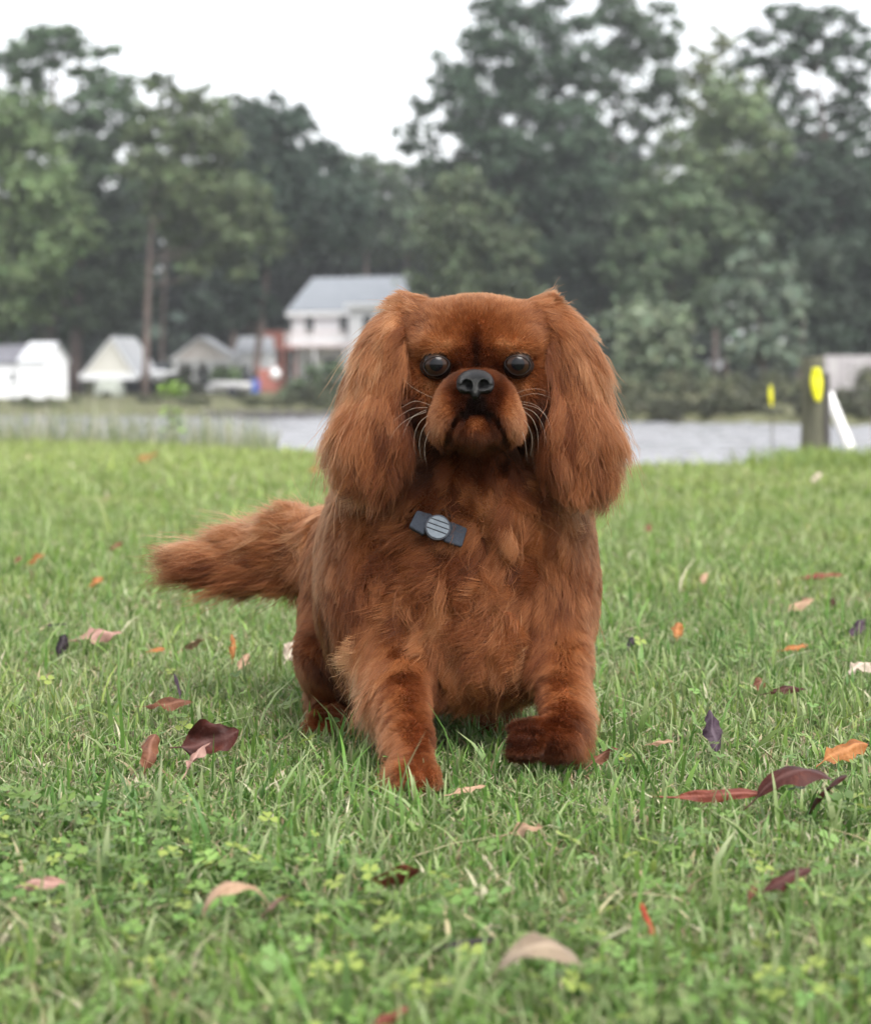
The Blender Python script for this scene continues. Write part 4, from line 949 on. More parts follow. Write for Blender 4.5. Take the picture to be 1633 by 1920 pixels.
# ================================================================== the dog
# The body is a smooth union of muscles and bones sampled on a grid, then polygonised into one continuous skin.
class Field:
    def __init__(s, lo, hi, h):
        s.lo = np.array(lo, float); s.h = h
        s.n = np.ceil((np.array(hi) - s.lo) / h).astype(int) + 1
        s.F = np.full(s.n, 0.2, dtype=np.float32)
        s.L = np.zeros(s.n, dtype=np.int16); s.raw = np.full(s.n, 9.0, dtype=np.float32)
    def block(s, lo, hi):
        i0 = np.maximum(np.floor((np.array(lo) - s.lo) / s.h).astype(int), 0)
        i1 = np.minimum(np.ceil((np.array(hi) - s.lo) / s.h).astype(int) + 1, s.n)
        sl = tuple(slice(a, b) for a, b in zip(i0, i1))
        ax = [s.lo[k] + s.h * np.arange(i0[k], i1[k]) for k in range(3)]
        return sl, np.stack(np.meshgrid(*ax, indexing='ij'), -1).astype(np.float32)
    def put(s, d, sl, k, label, sub=False):
        a = s.F[sl]
        if sub:
            hh = np.clip(0.5 - 0.5 * (a + d) / k, 0, 1)
            s.F[sl] = a * (1 - hh) + (-d) * hh + k * hh * (1 - hh)
            return
        hh = np.clip(0.5 + 0.5 * (a - d) / k, 0, 1)
        s.F[sl] = a * (1 - hh) + d * hh - k * hh * (1 - hh)
        m = d < s.raw[sl]
        s.L[sl] = np.where(m, label, s.L[sl]); s.raw[sl] = np.minimum(d, s.raw[sl])
    def ell(s, c, r, label=0, k=0.02, rot=(0, 0, 0), sub=False, margin=0.05):
        c = np.array(c, float); r = np.array(r, float)
        ext = r.max() + margin
        sl, P = s.block(c - ext, c + ext)
        R = np.array(Euler(rot).to_matrix())
        q = (P - c) @ R
        k0 = np.sqrt(((q / r) ** 2).sum(-1)); k1 = np.sqrt(((q / (r * r)) ** 2).sum(-1)) + 1e-9
        s.put(k0 * (k0 - 1) / k1, sl, k, label, sub)
    def cone(s, a, b, ra, rb, label=0, k=0.02, sub=False, margin=0.05):
        a = np.array(a, float); b = np.array(b, float); e = max(ra, rb) + margin
        sl, P = s.block(np.minimum(a, b) - e, np.maximum(a, b) + e)
        ab = b - a; t = np.clip(((P - a) @ ab) / (ab @ ab), 0, 1)
        d = np.sqrt(((P - a - t[..., None] * ab) ** 2).sum(-1)) - (ra + (rb - ra) * t)
        s.put(d, sl, k, label, sub)
    def chain(s, pts, rads, label, k=0.02, sub=False):
        for i in range(len(pts) - 1):
            s.cone(pts[i], pts[i + 1], rads[i], rads[i + 1], label, k, sub)
    def tri(s, A, P):
        q = (P - s.lo) / s.h
        q = np.clip(q, 0, np.array(s.n) - 1.001); i = q.astype(int); f = q - i
        o = 0
        for dx in (0, 1):
            for dy in (0, 1):
                for dz in (0, 1):
                    w = (f[:, 0] if dx else 1 - f[:, 0]) * (f[:, 1] if dy else 1 - f[:, 1]) * (f[:, 2] if dz else 1 - f[:, 2])
                    o = o + w * A[i[:, 0] + dx, i[:, 1] + dy, i[:, 2] + dz]
        return o
    def finish(s):
        s.G = [g.astype(np.float32) for g in np.gradient(s.F, s.h)]
    def dist(s, P): return s.tri(s.F, P)
    def grad(s, P):
        g = np.stack([s.tri(g, P) for g in s.G], -1)
        return g / (np.linalg.norm(g, axis=1, keepdims=True) + 1e-9)
    def label(s, P):
        i = np.clip(np.round((P - s.lo) / s.h).astype(int), 0, np.array(s.n) - 1)
        return s.L[i[:, 0], i[:, 1], i[:, 2]]
    def mesh(s):
        F = s.F; I = F < 0
        c = [I[a:a + F.shape[0] - 1 if a == 0 else None, b:b + F.shape[1] - 1 if b == 0 else None, d:d + F.shape[2] - 1 if d == 0 else None]
             for a in (0, 1) for b in (0, 1) for d in (0, 1)]
        cnt = sum(x.astype(np.int8) for x in c)
        act = (cnt > 0) & (cnt < 8)
        idx = np.full(act.shape, -1, dtype=np.int32)
        cells = np.argwhere(act); idx[act] = np.arange(len(cells))
        corners = [(a, b, d) for a in (0, 1) for b in (0, 1) for d in (0, 1)]
        acc = np.zeros((len(cells), 3)); num = np.zeros(len(cells))
        for p in range(8):
            for q in range(p + 1, 8):
                if sum(abs(x - y) for x, y in zip(corners[p], corners[q])) != 1: continue
                A = cells + corners[p]; B = cells + corners[q]
                fa = F[A[:, 0], A[:, 1], A[:, 2]]; fb = F[B[:, 0], B[:, 1], B[:, 2]]
                m = (fa < 0) != (fb < 0)
                t = np.where(m, fa / np.where(m, fa - fb, 1), 0)
                acc += np.where(m[:, None], A + t[:, None] * (B - A), 0); num += m
        V = s.lo + s.h * acc / num[:, None]
        quads = []
        for ax in range(3):
            sl0 = [slice(None)] * 3; sl1 = [slice(None)] * 3
            sl0[ax] = slice(0, -1); sl1[ax] = slice(1, None)
            a, b = I[tuple(sl0)], I[tuple(sl1)]
            e = np.argwhere(a != b); fl = a[tuple(e.T)]
            o1, o2 = [(1, 2), (2, 0), (0, 1)][ax]
            ok = (e[:, o1] > 0) & (e[:, o2] > 0) & (e[:, o1] < F.shape[o1] - 1) & (e[:, o2] < F.shape[o2] - 1)
            e, fl = e[ok], fl[ok]
            def at(d1, d2):
                t = e.copy(); t[:, o1] -= d1; t[:, o2] -= d2
                return idx[t[:, 0], t[:, 1], t[:, 2]]
            q = np.stack([at(1, 1), at(0, 1), at(0, 0), at(1, 0)], 1)
            q[~fl] = q[~fl][:, ::-1]
            quads.append(q)
        return V, np.concatenate(quads)

FACE, MUZZLE, EARL, EARR, NECK, CHEST, BODY, LEGFL, LEGFR, LEGHL, LEGHR, TAIL, CHIN = range(13)
fld = Field((-0.33, 1.84, -0.005), (0.24, 2.60, 0.46), 0.003)
# trunk
fld.ell(W(862, 1060, 2.125), (0.094, 0.102, 0.100), CHEST, 0.03)
fld.ell(W(880, 1180, 2.115), (0.070, 0.085, 0.058), CHEST, 0.03)
fld.cone(W(850, 1060, 2.15), W(745, 1075, 2.36), 0.092, 0.084, BODY, 0.04)
fld.ell(W(692, 1075, 2.12), (0.044, 0.08, 0.10), BODY, 0.03)
fld.ell(W(1030, 1070, 2.12), (0.038, 0.075, 0.105), BODY, 0.03)
# neck
fld.cone(W(893, 780, 2.09), W(872, 985, 2.12), 0.052, 0.080, NECK, 0.03)
fld.ell(W(885, 945, 2.075), (0.070, 0.05, 0.042), NECK, 0.03)
# hind legs
fld.ell(W(668, 1110, 2.31), (0.046, 0.075, 0.085), LEGHL, 0.03)
fld.chain([W(650, 1150, 2.29), W(616, 1228, 2.24), W(616, 1315, 2.28), W(616, 1362, 2.22)], [0.042, 0.027, 0.0145, 0.0145], LEGHL, 0.015)
fld.ell(W(613, 1372, 2.20), (0.021, 0.032, 0.014), LEGHL, 0.01)
fld.ell(W(930, 1140, 2.31), (0.050, 0.07, 0.08), LEGHR, 0.03)
fld.chain([W(945, 1190, 2.29), W(945, 1260, 2.24), W(925, 1330, 2.28), W(922, 1362, 2.22)], [0.04, 0.027, 0.017, 0.017], LEGHR, 0.015)
fld.ell(W(922, 1374, 2.20), (0.021, 0.032, 0.014), LEGHR, 0.01)
# front leg on the ground
fld.chain([W(710, 1100, 2.09), W(748, 1250, 2.045), W(771, 1385, 1.945), W(777, 1440, 1.915)], [0.042, 0.0235, 0.0128, 0.0132], LEGFL, 0.02)
fld.ell(W(780, 1458, 1.895), (0.0185, 0.032, 0.0145), LEGFL, 0.01)
for dx in (-0.0135, -0.0046, 0.0046, 0.0135):
    fld.ell(W(780, 1462, 1.872) + Vector((dx, 0.004 * abs(dx) / 0.016, 0)), (0.0056, 0.013, 0.0095), LEGFL, 0.003)
# front leg lifted, paw hanging inwards
fld.chain([W(1030, 1100, 2.09), W(1050, 1230, 2.05), W(1056, 1362, 1.975)], [0.036, 0.0195, 0.0138], LEGFR, 0.02)
fld.chain([W(1056, 1362, 1.975), W(1042, 1390, 1.96), W(1000, 1383, 1.945)], [0.0140, 0.0135, 0.0140], LEGFR, 0.012)
for dz, dy in ((0.011, 0.0), (0.002, -0.008), (-0.008, -0.008), (-0.016, 0.002)):
    fld.ell(W(990, 1386, 1.94) + Vector((-0.004, dy * 1.3, dz * .85)), (0.0145, 0.0075, 0.0056), LEGFR, 0.004)
# tail
fld.chain([W(640, 1020, 2.36), W(570, 1030, 2.40), W(490, 1045, 2.42), W(420, 1052, 2.42), W(385, 1052, 2.42)], [0.032, 0.026, 0.018, 0.010, 0.004], TAIL, 0.02)
# ears: folded flaps hanging beside the face
fld.ell(W(772, 620, 2.045), (0.019, 0.022, 0.026), EARL, 0.015)
fld.ell(W(742, 680, 2.035), (0.022, 0.018, 0.040), EARL, 0.02)
fld.ell(W(714, 745, 2.03), (0.029, 0.016, 0.060), EARL, 0.02, rot=(0, math.radians(19), math.radians(-25)))
fld.ell(W(700, 812, 2.016), (0.029, 0.013, 0.036), EARL, 0.02, rot=(0, math.radians(10), math.radians(-20)))
fld.ell(W(1018, 620, 2.045), (0.019, 0.022, 0.026), EARR, 0.015)
fld.ell(W(1048, 680, 2.035), (0.023, 0.018, 0.040), EARR, 0.02)
fld.ell(W(1070, 745, 2.03), (0.028, 0.016, 0.060), EARR, 0.02, rot=(0, math.radians(-17), math.radians(25)))
fld.ell(W(1078, 812, 2.016), (0.029, 0.013, 0.036), EARR, 0.02, rot=(0, math.radians(-10), math.radians(20)))
# skull
fld.ell(W(858, 644, 2.045), (0.043, 0.058, 0.0320), FACE, 0.02)
fld.ell(W(893, 624, 2.045), (0.044, 0.054, 0.0275), FACE, 0.025)
fld.ell(W(928, 644, 2.045), (0.043, 0.058, 0.0320), FACE, 0.02)
fld.ell(W(893, 700, 2.04), (0.059, 0.052, 0.046), FACE, 0.02)
for sx in (-1, 1):
    fld.ell(W(893 + sx * 70, 648, 2.003), (0.021, 0.021, 0.013), FACE, 0.010)                 # brow
    fld.ell(W(893 + sx * 98, 728, 2.02), (0.020, 0.026, 0.028), FACE, 0.015)                # cheek
    fld.ell(W(893 + sx * 41, 772, 1.962), (0.0170, 0.024, 0.0215), MUZZLE, 0.008, rot=(0, sx * math.radians(-22), 0))   # flew
    fld.ell(W(893 + sx * 56, 797, 1.982), (0.0110, 0.022, 0.0145), MUZZLE, 0.010)
fld.ell(W(893, 742, 1.968), (0.029, 0.030, 0.0225), MUZZLE, 0.012)                             # bridge
fld.ell(W(893, 796, 1.985), (0.029, 0.030, 0.019), CHIN, 0.006)                               # lower jaw
fld.ell(W(893, 800, 1.957), (0.0190, 0.0165, 0.0138), CHIN, 0.004)                               # chin
LIP = {sx: [W(893, 770, 1.935), W(893 + sx * 26, 777, 1.936), W(893 + sx * 42, 792, 1.942), W(893 + sx * 51, 812, 1.953), W(893 + sx * 62, 828, 1.967)] for sx in (-1, 1)}
# hollows: stop between the eyes, lip line
fld.cone(W(893, 640, 1.972), W(893, 682, 1.968), 0.0035, 0.006, 0, 0.008, sub=True)
for sx in (-1, 1):
    fld.chain(LIP[sx], [0.0022, 0.0028, 0.0036, 0.0046, 0.0050], 0, 0.003, sub=True)
fld.cone(W(893, 742, 1.934), W(893, 772, 1.934), 0.002, 0.002, 0, 0.003, sub=True)
EYES = [W(818, 684, 1.9905), W(970, 683, 1.9905)]
for e in EYES:
    fld.ell(e + Vector((0, -0.004, 0)), (0.0128, 0.0170, 0.0108), FACE, 0.004, sub=True)
fld.finish()
DV, DF = fld.mesh()
for _ in range(2):
    DV = DV - fld.dist(DV)[:, None] * fld.grad(DV) * 0.9

dog = empty('dog', (W(850, 1400, 2.08).x, 2.08, 0))
tag(dog, 'chestnut long-eared spaniel with a grey collar running towards us across the lawn', 'dog')
def to_dog(o):
    o.parent = dog; o.location = tuple(-dog.location[i] for i in range(3)); return o

def skin_material():
    m, t, out = new_mat('dog_skin')
    b = N(t, 'ShaderNodeBsdfPrincipled', Roughness=0.85)
    b.inputs['Specular IOR Level'].default_value = 0.1
    at = N(t, 'ShaderNodeAttribute'); at.attribute_name = 'coat'
    t.links.new(at.outputs['Color'], b.inputs['Base Color'])
    t.links.new(b.outputs[0], out.inputs['Surface'])
    return m

def hair_material():
    m, t, out = new_mat('dog_hair')
    at = N(t, 'ShaderNodeAttribute'); at.attribute_name = 'coat'
    hi = N(t, 'ShaderNodeHairInfo')
    d = N(t, 'ShaderNodeBsdfDiffuse', Roughness=0.6)
    tr = N(t, 'ShaderNodeBsdfTranslucent')
    g = N(t, 'ShaderNodeBsdfHairPrincipled')
    g.model = 'CHIANG'; g.parametrization = 'COLOR'
    g.inputs['Roughness'].default_value = 0.38; g.inputs['Radial Roughness'].default_value = 0.5
    g.inputs['Coat'].default_value = 0.0; g.inputs['IOR'].default_value = 1.36
    g.inputs['Random Roughness'].default_value = 0.2
    t.links.new(at.outputs['Color'], g.inputs['Color'])
    t.links.new(at.outputs['Color'], d.inputs['Color'])
    mx = N(t, 'ShaderNodeMixShader'); mx.inputs[0].default_value = 0.55
    t.links.new(g.outputs[0], mx.inputs[1]); t.links.new(d.outputs[0], mx.inputs[2])
    t.links.new(mx.outputs[0], out.inputs['Surface'])
    return m

MAT_SKIN, MAT_HAIR = skin_material(), hair_material()
PAL = np.array([(0.009, 0.0042, 0.003), (0.043, 0.0112, 0.0042), (0.130, 0.0345, 0.0108), (0.31, 0.110, 0.039), (0.56, 0.31, 0.155)])
def coat_colour(v):
    """0 black-brown, 1 dark rust, 2 chestnut, 3 light orange, 4 blond"""
    v = np.clip(v, 0, 3.999); i = v.astype(int); f = (v - i)[:, None]
    return PAL[i] * (1 - f) + PAL[i + 1] * f

# how the coat lies, per body part: photo px, py, flow right, flow down, flow towards us, length mm, lift, tone (see coat_colour), wave mm
CT = {
 FACE: [(893,600, 0,-.9,-.3, 5,.10,2.4,0),(893,660, 0,-1,.1, 4,.1,2.0,0),(830,610,-.3,-.9,-.2, 6,.12,2.5,0),(955,610,.3,-.9,-.2, 6,.12,2.5,0),(893,570,0,-.4,-.8,6,.1,2.3,0),
        (845,640,-.6,-.8,.0, 4.5,.1,2.7,0),(942,640,.6,-.8,.0, 4.5,.1,2.7,0),(800,650,-.8,-.4,0,5,.1,2.7,0),(986,650,.8,-.4,0,5,.1,2.7,0),
        (780,610,-.8,-.5,-.1,12,.2,2.1,0),(1005,610,.8,-.5,-.1,12,.2,2.1,0),
        (790,720,-.6,.8,0, 6,.08,2.7,0),(995,720,.6,.8,0, 6,.08,2.7,0),(820,740,-.4,.9,0, 5,.08,2.4,0),(966,740,.4,.9,0, 5,.08,2.4,0),(775,800,-.2,1,0,14,.1,1.6,0),(1010,800,.2,1,0,14,.1,1.6,0),
        (893,690,0,-1,0,3,.1,1.3,0)],
 MUZZLE: [(893,690,0,-1,.1,3.5,.1,1.9,0),(850,700,-.7,-.4,0,4,.1,1.9,0),(936,700,.7,-.4,0,4,.1,1.9,0),(860,760,-.5,.9,0,4,.1,1.9,0),(926,760,.5,.9,0,4,.1,1.9,0),
        (893,758,0,1,0,2.5,.1,0.7,0),(893,775,0,1,0,2.5,.1,0.5,0),(835,765,-.6,.8,0,4.5,.08,3.1,0),(951,765,.6,.8,0,4.5,.08,3.1,0),(822,795,-.15,1,0,10,.1,2.9,.5),(964,795,.15,1,0,10,.1,2.9,.5),
        (850,800,-.2,1,0,8,.1,1.9,0),(936,800,.2,1,0,8,.1,1.9,0),(830,822,-.05,1,0,10,.12,1.8,.5),(956,822,.05,1,0,10,.12,1.8,.5)],
 CHIN: [(893,790,0,1,.1,4,.3,3.6,0),(868,800,-.2,1,0,5,.2,1.5,0),(918,800,.2,1,0,5,.2,1.5,0),(893,815,0,1,0,6,.2,1.6,0),(893,830,0,1,-.1,12,.2,1.0,1),(845,824,-.2,1,0,10,.15,.9,0),(941,824,.2,1,0,10,.15,.9,0)],
 EARL: [(768,575,-.45,-.9,.1,17,.38,2.8,1),(742,600,-.45,.6,.1,26,.16,2.9,1),(775,610,-.6,.5,.2,22,.15,2.2,1),(715,630,-.35,1,0,46,.08,2.8,1.5),(765,650,-.1,1,.2,34,.1,2.3,1),(725,680,-.22,1,0,62,.06,2.3,2),(685,700,-.25,1,0,62,.07,2.8,2),
        (750,760,.05,1,.1,44,.1,1.8,2),(700,800,-.12,1,0,54,.03,2.1,2.5),(655,800,-.13,1,0,54,.03,2.8,3),(740,850,.0,1,0,36,.1,1.7,3),(690,870,-.15,1,0,42,.12,2.1,3),(650,870,-.12,1,0,40,.1,2.8,4),(690,900,-.1,1,0,28,.14,2.3,4)],
 EARR: [(1022,575,.45,-.9,.1,17,.38,2.8,1),(1046,600,.45,.6,.1,26,.16,2.9,1),(1012,610,.6,.5,.2,22,.15,2.2,1),(1072,630,.35,1,0,46,.08,2.8,1.5),(1020,650,.1,1,.2,34,.1,2.2,1),(1060,680,.22,1,0,62,.06,2.1,2),(1102,700,.25,1,0,62,.07,2.7,2),
        (1035,760,.05,1,.1,44,.1,1.9,2),(1085,800,.12,1,0,54,.03,2.0,2.5),(1124,800,.10,1,0,54,.03,2.5,3),(1050,850,.05,1,0,36,.1,1.7,3),(1090,870,.12,1,0,44,.12,2.0,3),(1125,870,.06,1,0,42,.1,2.5,4),(1090,900,.1,1,0,30,.14,2.2,4)],
 NECK: [(893,860,0,1,0,26,.15,1.0,3),(820,860,-.2,1,0,30,.15,1.2,4),(965,860,.2,1,0,30,.15,1.2,4),(800,930,.2,1,.1,36,.25,2.3,6),(860,930,-.1,1,.1,32,.3,2.3,7),(930,930,.5,.9,.2,34,.3,2.6,7),(990,930,.6,.8,.1,38,.3,2.5,7),(893,985,.1,1,.1,34,.25,2.3,6),(760,960,-.3,1,0,36,.2,1.9,5),(1040,960,.3,1,0,36,.2,1.9,5)],  # low throat tones paint the shade under the chin
 CHEST: [(760,1010,-.1,1,.1,40,.15,1.8,4),(850,1040,0,1,.1,40,.25,2.1,6),(950,1010,.2,1,.1,40,.25,2.2,6),(1010,1040,-.3,1,.1,40,.2,2.0,6),(800,1100,.2,1,.1,44,.22,2.4,6),(900,1100,.1,1,.2,44,.22,2.2,6),(990,1100,-.4,.9,.1,46,.2,2.4,5),
        (760,1180,-.1,1,.1,44,.15,2.1,5),(860,1180,-.5,.9,.1,48,.2,2.5,5),(950,1180,-.6,.9,.1,48,.2,2.5,5),(1020,1180,-.4,1,.1,36,.15,2.3,4),(860,1250,0,1,.1,38,.15,2.2,5),(930,1250,.1,1,.1,34,.15,1.9,5),(800,1270,.0,1,0,28,.12,1.6,4),(900,1310,0,1,0,22,.1,1.6,4)],  # lowest rows toned down to paint the shade under the chest
 BODY: [(640,980,-.1,1,.1,16,.08,2.5,1),(690,1050,0,1,.1,15,.06,2.4,.6),(620,1060,-.1,1,0,16,.06,2.3,.6),(700,1150,0,1,0,18,.08,2.1,1.5),(610,1150,-.1,1,0,24,.1,1.4,2),(640,1190,-.4,.9,0,30,.2,1.6,2),(1080,1000,.1,1,0,18,.08,2.2,.8),(1040,1080,-.2,1,.1,20,.08,2.3,1.2),(1110,1080,.1,1,0,14,.08,2.3,.6),(1050,1160,-.3,1,.1,24,.1,2.3,2),(1115,1150,.3,.9,-.1,26,.25,2.8,1)],  # darker flank rows carry painted shade of the gap behind the foreleg
 LEGFL: [(700,1120,0,1,.1,14,.06,2.3,.6),(655,1200,-.7,.8,0,36,.3,3.1,4),(745,1200,.05,1,.1,11,.05,2.3,0),(690,1280,-.6,.9,-.1,44,.3,3.2,4),(770,1290,.1,1,0,9,.06,2.2,0),(720,1360,-.6,.9,-.2,36,.22,3.0,3),(750,1360,-.1,1,0,6,.05,2.4,0),(790,1380,.1,1,0,5,.05,2.0,0),(742,1430,-.5,.8,-.1,14,.12,2.5,1),(785,1450,0,1,.2,4.5,.06,2.1,0)],
 LEGFR: [(1040,1130,-.05,1,.1,15,.06,2.4,.6),(1005,1210,-.3,1,0,28,.12,1.7,2),(1075,1210,.05,1,.1,11,.05,2.6,0),(1050,1290,0,1,.1,7,.05,2.5,0),(1098,1290,.3,1,-.4,30,.18,2.7,2),(1020,1300,-.1,1,0,12,.08,1.9,0),(1060,1360,-.1,1,.1,6,.05,1.7,0),(1100,1370,.35,1,-.4,30,.2,2.6,2),(1040,1400,-.6,.5,.2,5,.06,1.2,0),(980,1380,-1,.1,.1,4,.06,.9,0)],
 LEGHL: [(640,1050,-.2,1,0,22,.1,2.2,1),(590,1130,-.2,1,0,16,.07,2.2,1),(650,1150,0,1,0,28,.12,1.1,2),(575,1220,0,1,.1,10,.06,2.0,.5),(625,1240,.2,1,0,22,.1,1.1,1.5),(600,1310,.1,1,0,12,.1,1.8,.5),(640,1310,.5,1,-.2,26,.2,1.6,1.5),(610,1370,0,1,.2,8,.1,2.0,0)],  # inner rows hold the shade of the leg gap in their low tone
 LEGHR: [(940,1150,0,1,0,24,.1,1.7,1),(940,1260,0,1,0,18,.1,1.7,1),(922,1340,0,1,0,12,.1,1.9,.5),(922,1375,0,1,.2,8,.1,2.0,0)],
 TAIL: [(620,1000,-.8,.1,.1,30,.3,2.8,2),(565,985,-.7,-.6,.1,46,.4,2.9,2.5),(560,1060,-.8,.6,.1,50,.25,2.0,2.5),(500,1010,-1,-.3,0,58,.3,2.9,2.5),(500,1080,-1,.4,0,58,.22,1.9,2.5),(430,1035,-1,.02,0,66,.16,2.7,2),(430,1070,-1,.02,0,62,.14,1.9,2),(390,1045,-1,.03,0,62,.06,2.5,1),(380,1055,-1,-.03,0,56,.05,2.2,1)],
}
DENS = {FACE: 300, MUZZLE: 380, CHIN: 380, EARL: 190, EARR: 190, NECK: 150, CHEST: 140, BODY: 110, LEGFL: 190, LEGFR: 190, LEGHL: 110, LEGHR: 70, TAIL: 130}   # hairs per cm2

rng = np.random.default_rng(7)
def project(P):
    return 816.5 + P[:, 0] * FPX / P[:, 1], 720 - (P[:, 2] - CAMZ) * FPX / P[:, 1]

def coat_params(P, lab):
    px, py = project(P)
    out = np.zeros((len(P), 7), dtype=np.float64)
    for part, rows in CT.items():
        m = lab == part
        if not m.any(): continue
        R = np.array(rows, float)
        d2 = (px[m][:, None] - R[None, :, 0]) ** 2 + (py[m][:, None] - R[None, :, 1]) ** 2 + 60.0
        w = d2 ** -1.6; w /= w.sum(1, keepdims=True)
        out[m] = w @ R[:, 2:]
    return out

# marks in the coat: darker eye surrounds, brow spots, muzzle and lips, plus painted shade in furrow, crease and hollows
def marks_and_shade(P, tone):
    px, py = project(P)
    front = P[:, 1] < 2.06
    def spot(x, y, rx, ry, amt):
        return -amt * np.exp(-(((px - x) / rx) ** 2 + ((py - y) / ry) ** 2)) * front
    tone = tone + spot(893, 655, 8, 34, 1.5) + spot(862, 655, 14, 8, .55) + spot(924, 655, 14, 8, .55)  # shade of the brow furrow painted into the tone
    tone = tone + spot(848, 690, 16, 20, .9) + spot(938, 690, 16, 20, .9)
    tone = tone + spot(818, 684, 31, 26, .35) + spot(970, 683, 31, 26, .35) + spot(806, 722, 22, 14, -.45) + spot(982, 722, 22, 14, -.45) + spot(838, 644, 28, 13, -.75) + spot(948, 644, 28, 13, -.75)
    tone = tone + spot(893, 766, 38, 24, 1.5) + spot(893, 725, 46, 34, .3)
    tone = tone + spot(852, 735, 12, 26, .6) + spot(934, 735, 12, 26, .6) + spot(893, 800, 0.1, 0.1, 0)  # tear marks, with the shade of the muzzle-cheek crease painted in
    for sx in (-1, 1):
        for q in LIP[sx]:
            lx, ly = 816.5 + q.x * FPX / q.y, 720 - (q.z - CAMZ) * FPX / q.y
            tone = tone + spot(lx, ly, 11, 9, 1.3)
        tone = tone + spot(775, 790, 22, 90, .7) + spot(1012, 790, 22, 90, .7)  # painted shade of the hollow between face and ears
    return tone

lab_v = fld.label(DV)
par_v = coat_params(DV, lab_v)
body_me = np_mesh('body', DV, DF, smooth=True)
vcol(body_me, 'coat', coat_colour(marks_and_shade(DV, par_v[:, 5])) * np.where(par_v[:, 3:4] > 14, .45, .8))  # skin under longer fur painted darker to deepen shade between locks
dog_body = to_dog(link_mesh('body', body_me, MAT_SKIN))

# ---- hair roots
T = np.concatenate([DF[:, [0, 1, 2]], DF[:, [0, 2, 3]]])
A, B, C_ = DV[T[:, 0]], DV[T[:, 1]], DV[T[:, 2]]
area = np.linalg.norm(np.cross(B - A, C_ - A), axis=1) / 2
lab_t = fld.label((A + B + C_) / 3)
dens = np.array([DENS[i] for i in range(13)], float)[lab_t] * 1e4
# the far side of the dog is never seen closely: thinner coat there
nrm_t = np.cross(B - A, C_ - A); nrm_t /= np.linalg.norm(nrm_t, axis=1, keepdims=True) + 1e-12
dens = dens * np.where(nrm_t[:, 1] > 0.45, 0.35, 1.0)
cnt = rng.poisson(area * dens)
ti = np.repeat(np.arange(len(T)), cnt)
u = rng.random((len(ti), 2)); fl = u.sum(1) > 1; u[fl] = 1 - u[fl]
R0 = A[ti] + u[:, :1] * (B[ti] - A[ti]) + u[:, 1:] * (C_[ti] - A[ti])
lab = fld.label(R0)
# bare: eyes, nose leather, lips, under the collar buckle
NOSE = W(891, 720, 1.938)
keep = np.ones(len(R0), bool)
for e in EYES:
    dd = R0 - np.array(e); keep &= ~((np.abs(dd[:, 0] / 0.0122) ** 2 + np.abs(dd[:, 2] / 0.0100) ** 2 < 1) & (np.abs(dd[:, 1]) < 0.03))
dd = R0 - np.array(NOSE); keep &= ~(((dd[:, 0] / 0.0165) ** 2 + (dd[:, 2] / 0.012) ** 2 < 1) & (dd[:, 1] < 0.03) & (dd[:, 1] > -0.03))
for sx in (-1, 1):
    for a_, b_ in zip(LIP[sx], LIP[sx][1:]):
        a_, b_ = np.array(a_), np.array(b_); ab = b_ - a_; tq = np.clip(((R0 - a_) @ ab) / (ab @ ab), 0, 1)
        keep &= np.linalg.norm(R0 - a_ - tq[:, None] * ab, axis=1) > 0.0044
R0, lab = R0[keep], lab[keep]
NH, K = len(R0), 9
Pm = coat_params(R0, lab)
nrm = fld.grad(R0)
# every hair belongs to a lock; a lock has its own turn, lift, length, wave and tone
LOCK = {FACE: (.25, 9, .10, .15), MUZZLE: (.25, 9, .10, .15), CHIN: (.3, 6, .1, .2), EARL: (.62, 1.0, .07, .3), EARR: (.62, 1.0, .07, .3), NECK: (.68, .8, .45, .5), CHEST: (.66, .62, .36, .5), BODY: (.35, 1.0, .14, .3),
        LEGFL: (.32, 1.2, .10, .3), LEGFR: (.25, 1.6, .08, .2), LEGHL: (.5, 1.5, .15, .3), LEGHR: (.5, 1.5, .15, .3), TAIL: (.6, 1.0, .14, .3)}   # pull, locks per cm2, turn, lift spread
shaggy = np.clip(Pm[:, 3] / 40, 0.1, 1)
stray = rng.random(NH) < 0.03
own = np.zeros(NH, dtype=np.int64); G = []; turn_, lmul_, pull_ = [], [], np.zeros(NH)
for part in CT:
    ids = np.nonzero(lab == part)[0]
    if len(ids) < 10: continue
    pull, per, turn, lsp = LOCK[part]
    ng = max(4, int(len(ids) / DENS[part] * per))
    g = rng.choice(ids, ng, replace=False)
    kd = KDTree(ng)
    # locks are long strips: distances down the body count for less; ragged borders come from displaced look-ups
    zs = np.array([1, 1, .42 if part in (CHEST, NECK, EARL, EARR, BODY, LEGFL) else 1.0])
    for a, i in enumerate(g): kd.insert(R0[i] * zs, a)
    kd.balance()
    q = (R0[ids] + rng.normal(0, .0016, (len(ids), 3))) * zs
    own[ids] = np.fromiter((kd.find(p)[1] for p in q), dtype=np.int64, count=len(ids)) + len(G)
    pull_[ids] = pull
    G += list(g); turn_ += list(rng.normal(0, turn, ng)); lmul_ += list(np.exp(rng.normal(0, lsp, ng)))
G = np.array(G); turn_ = np.array(turn_); lmul_ = np.array(lmul_); NG = len(G)
stray[G] = False
sw = np.sin(R0[:, 0] * 83 + 1.3 + 1.2 * np.sin(R0[:, 2] * 60)) * np.sin(R0[:, 2] * 77 + .4) * .5 + np.sin(R0[:, 0] * 170 + R0[:, 2] * 120) * .2
sw = sw * np.where(np.isin(lab, [CHEST, NECK]), 1.3, .5)
flow = np.stack([Pm[:, 0], -Pm[:, 2], -Pm[:, 1]], 1)
flow[:, 0] += sw * shaggy
flow += rng.normal(0, 0.09, flow.shape) * (0.4 + shaggy[:, None])
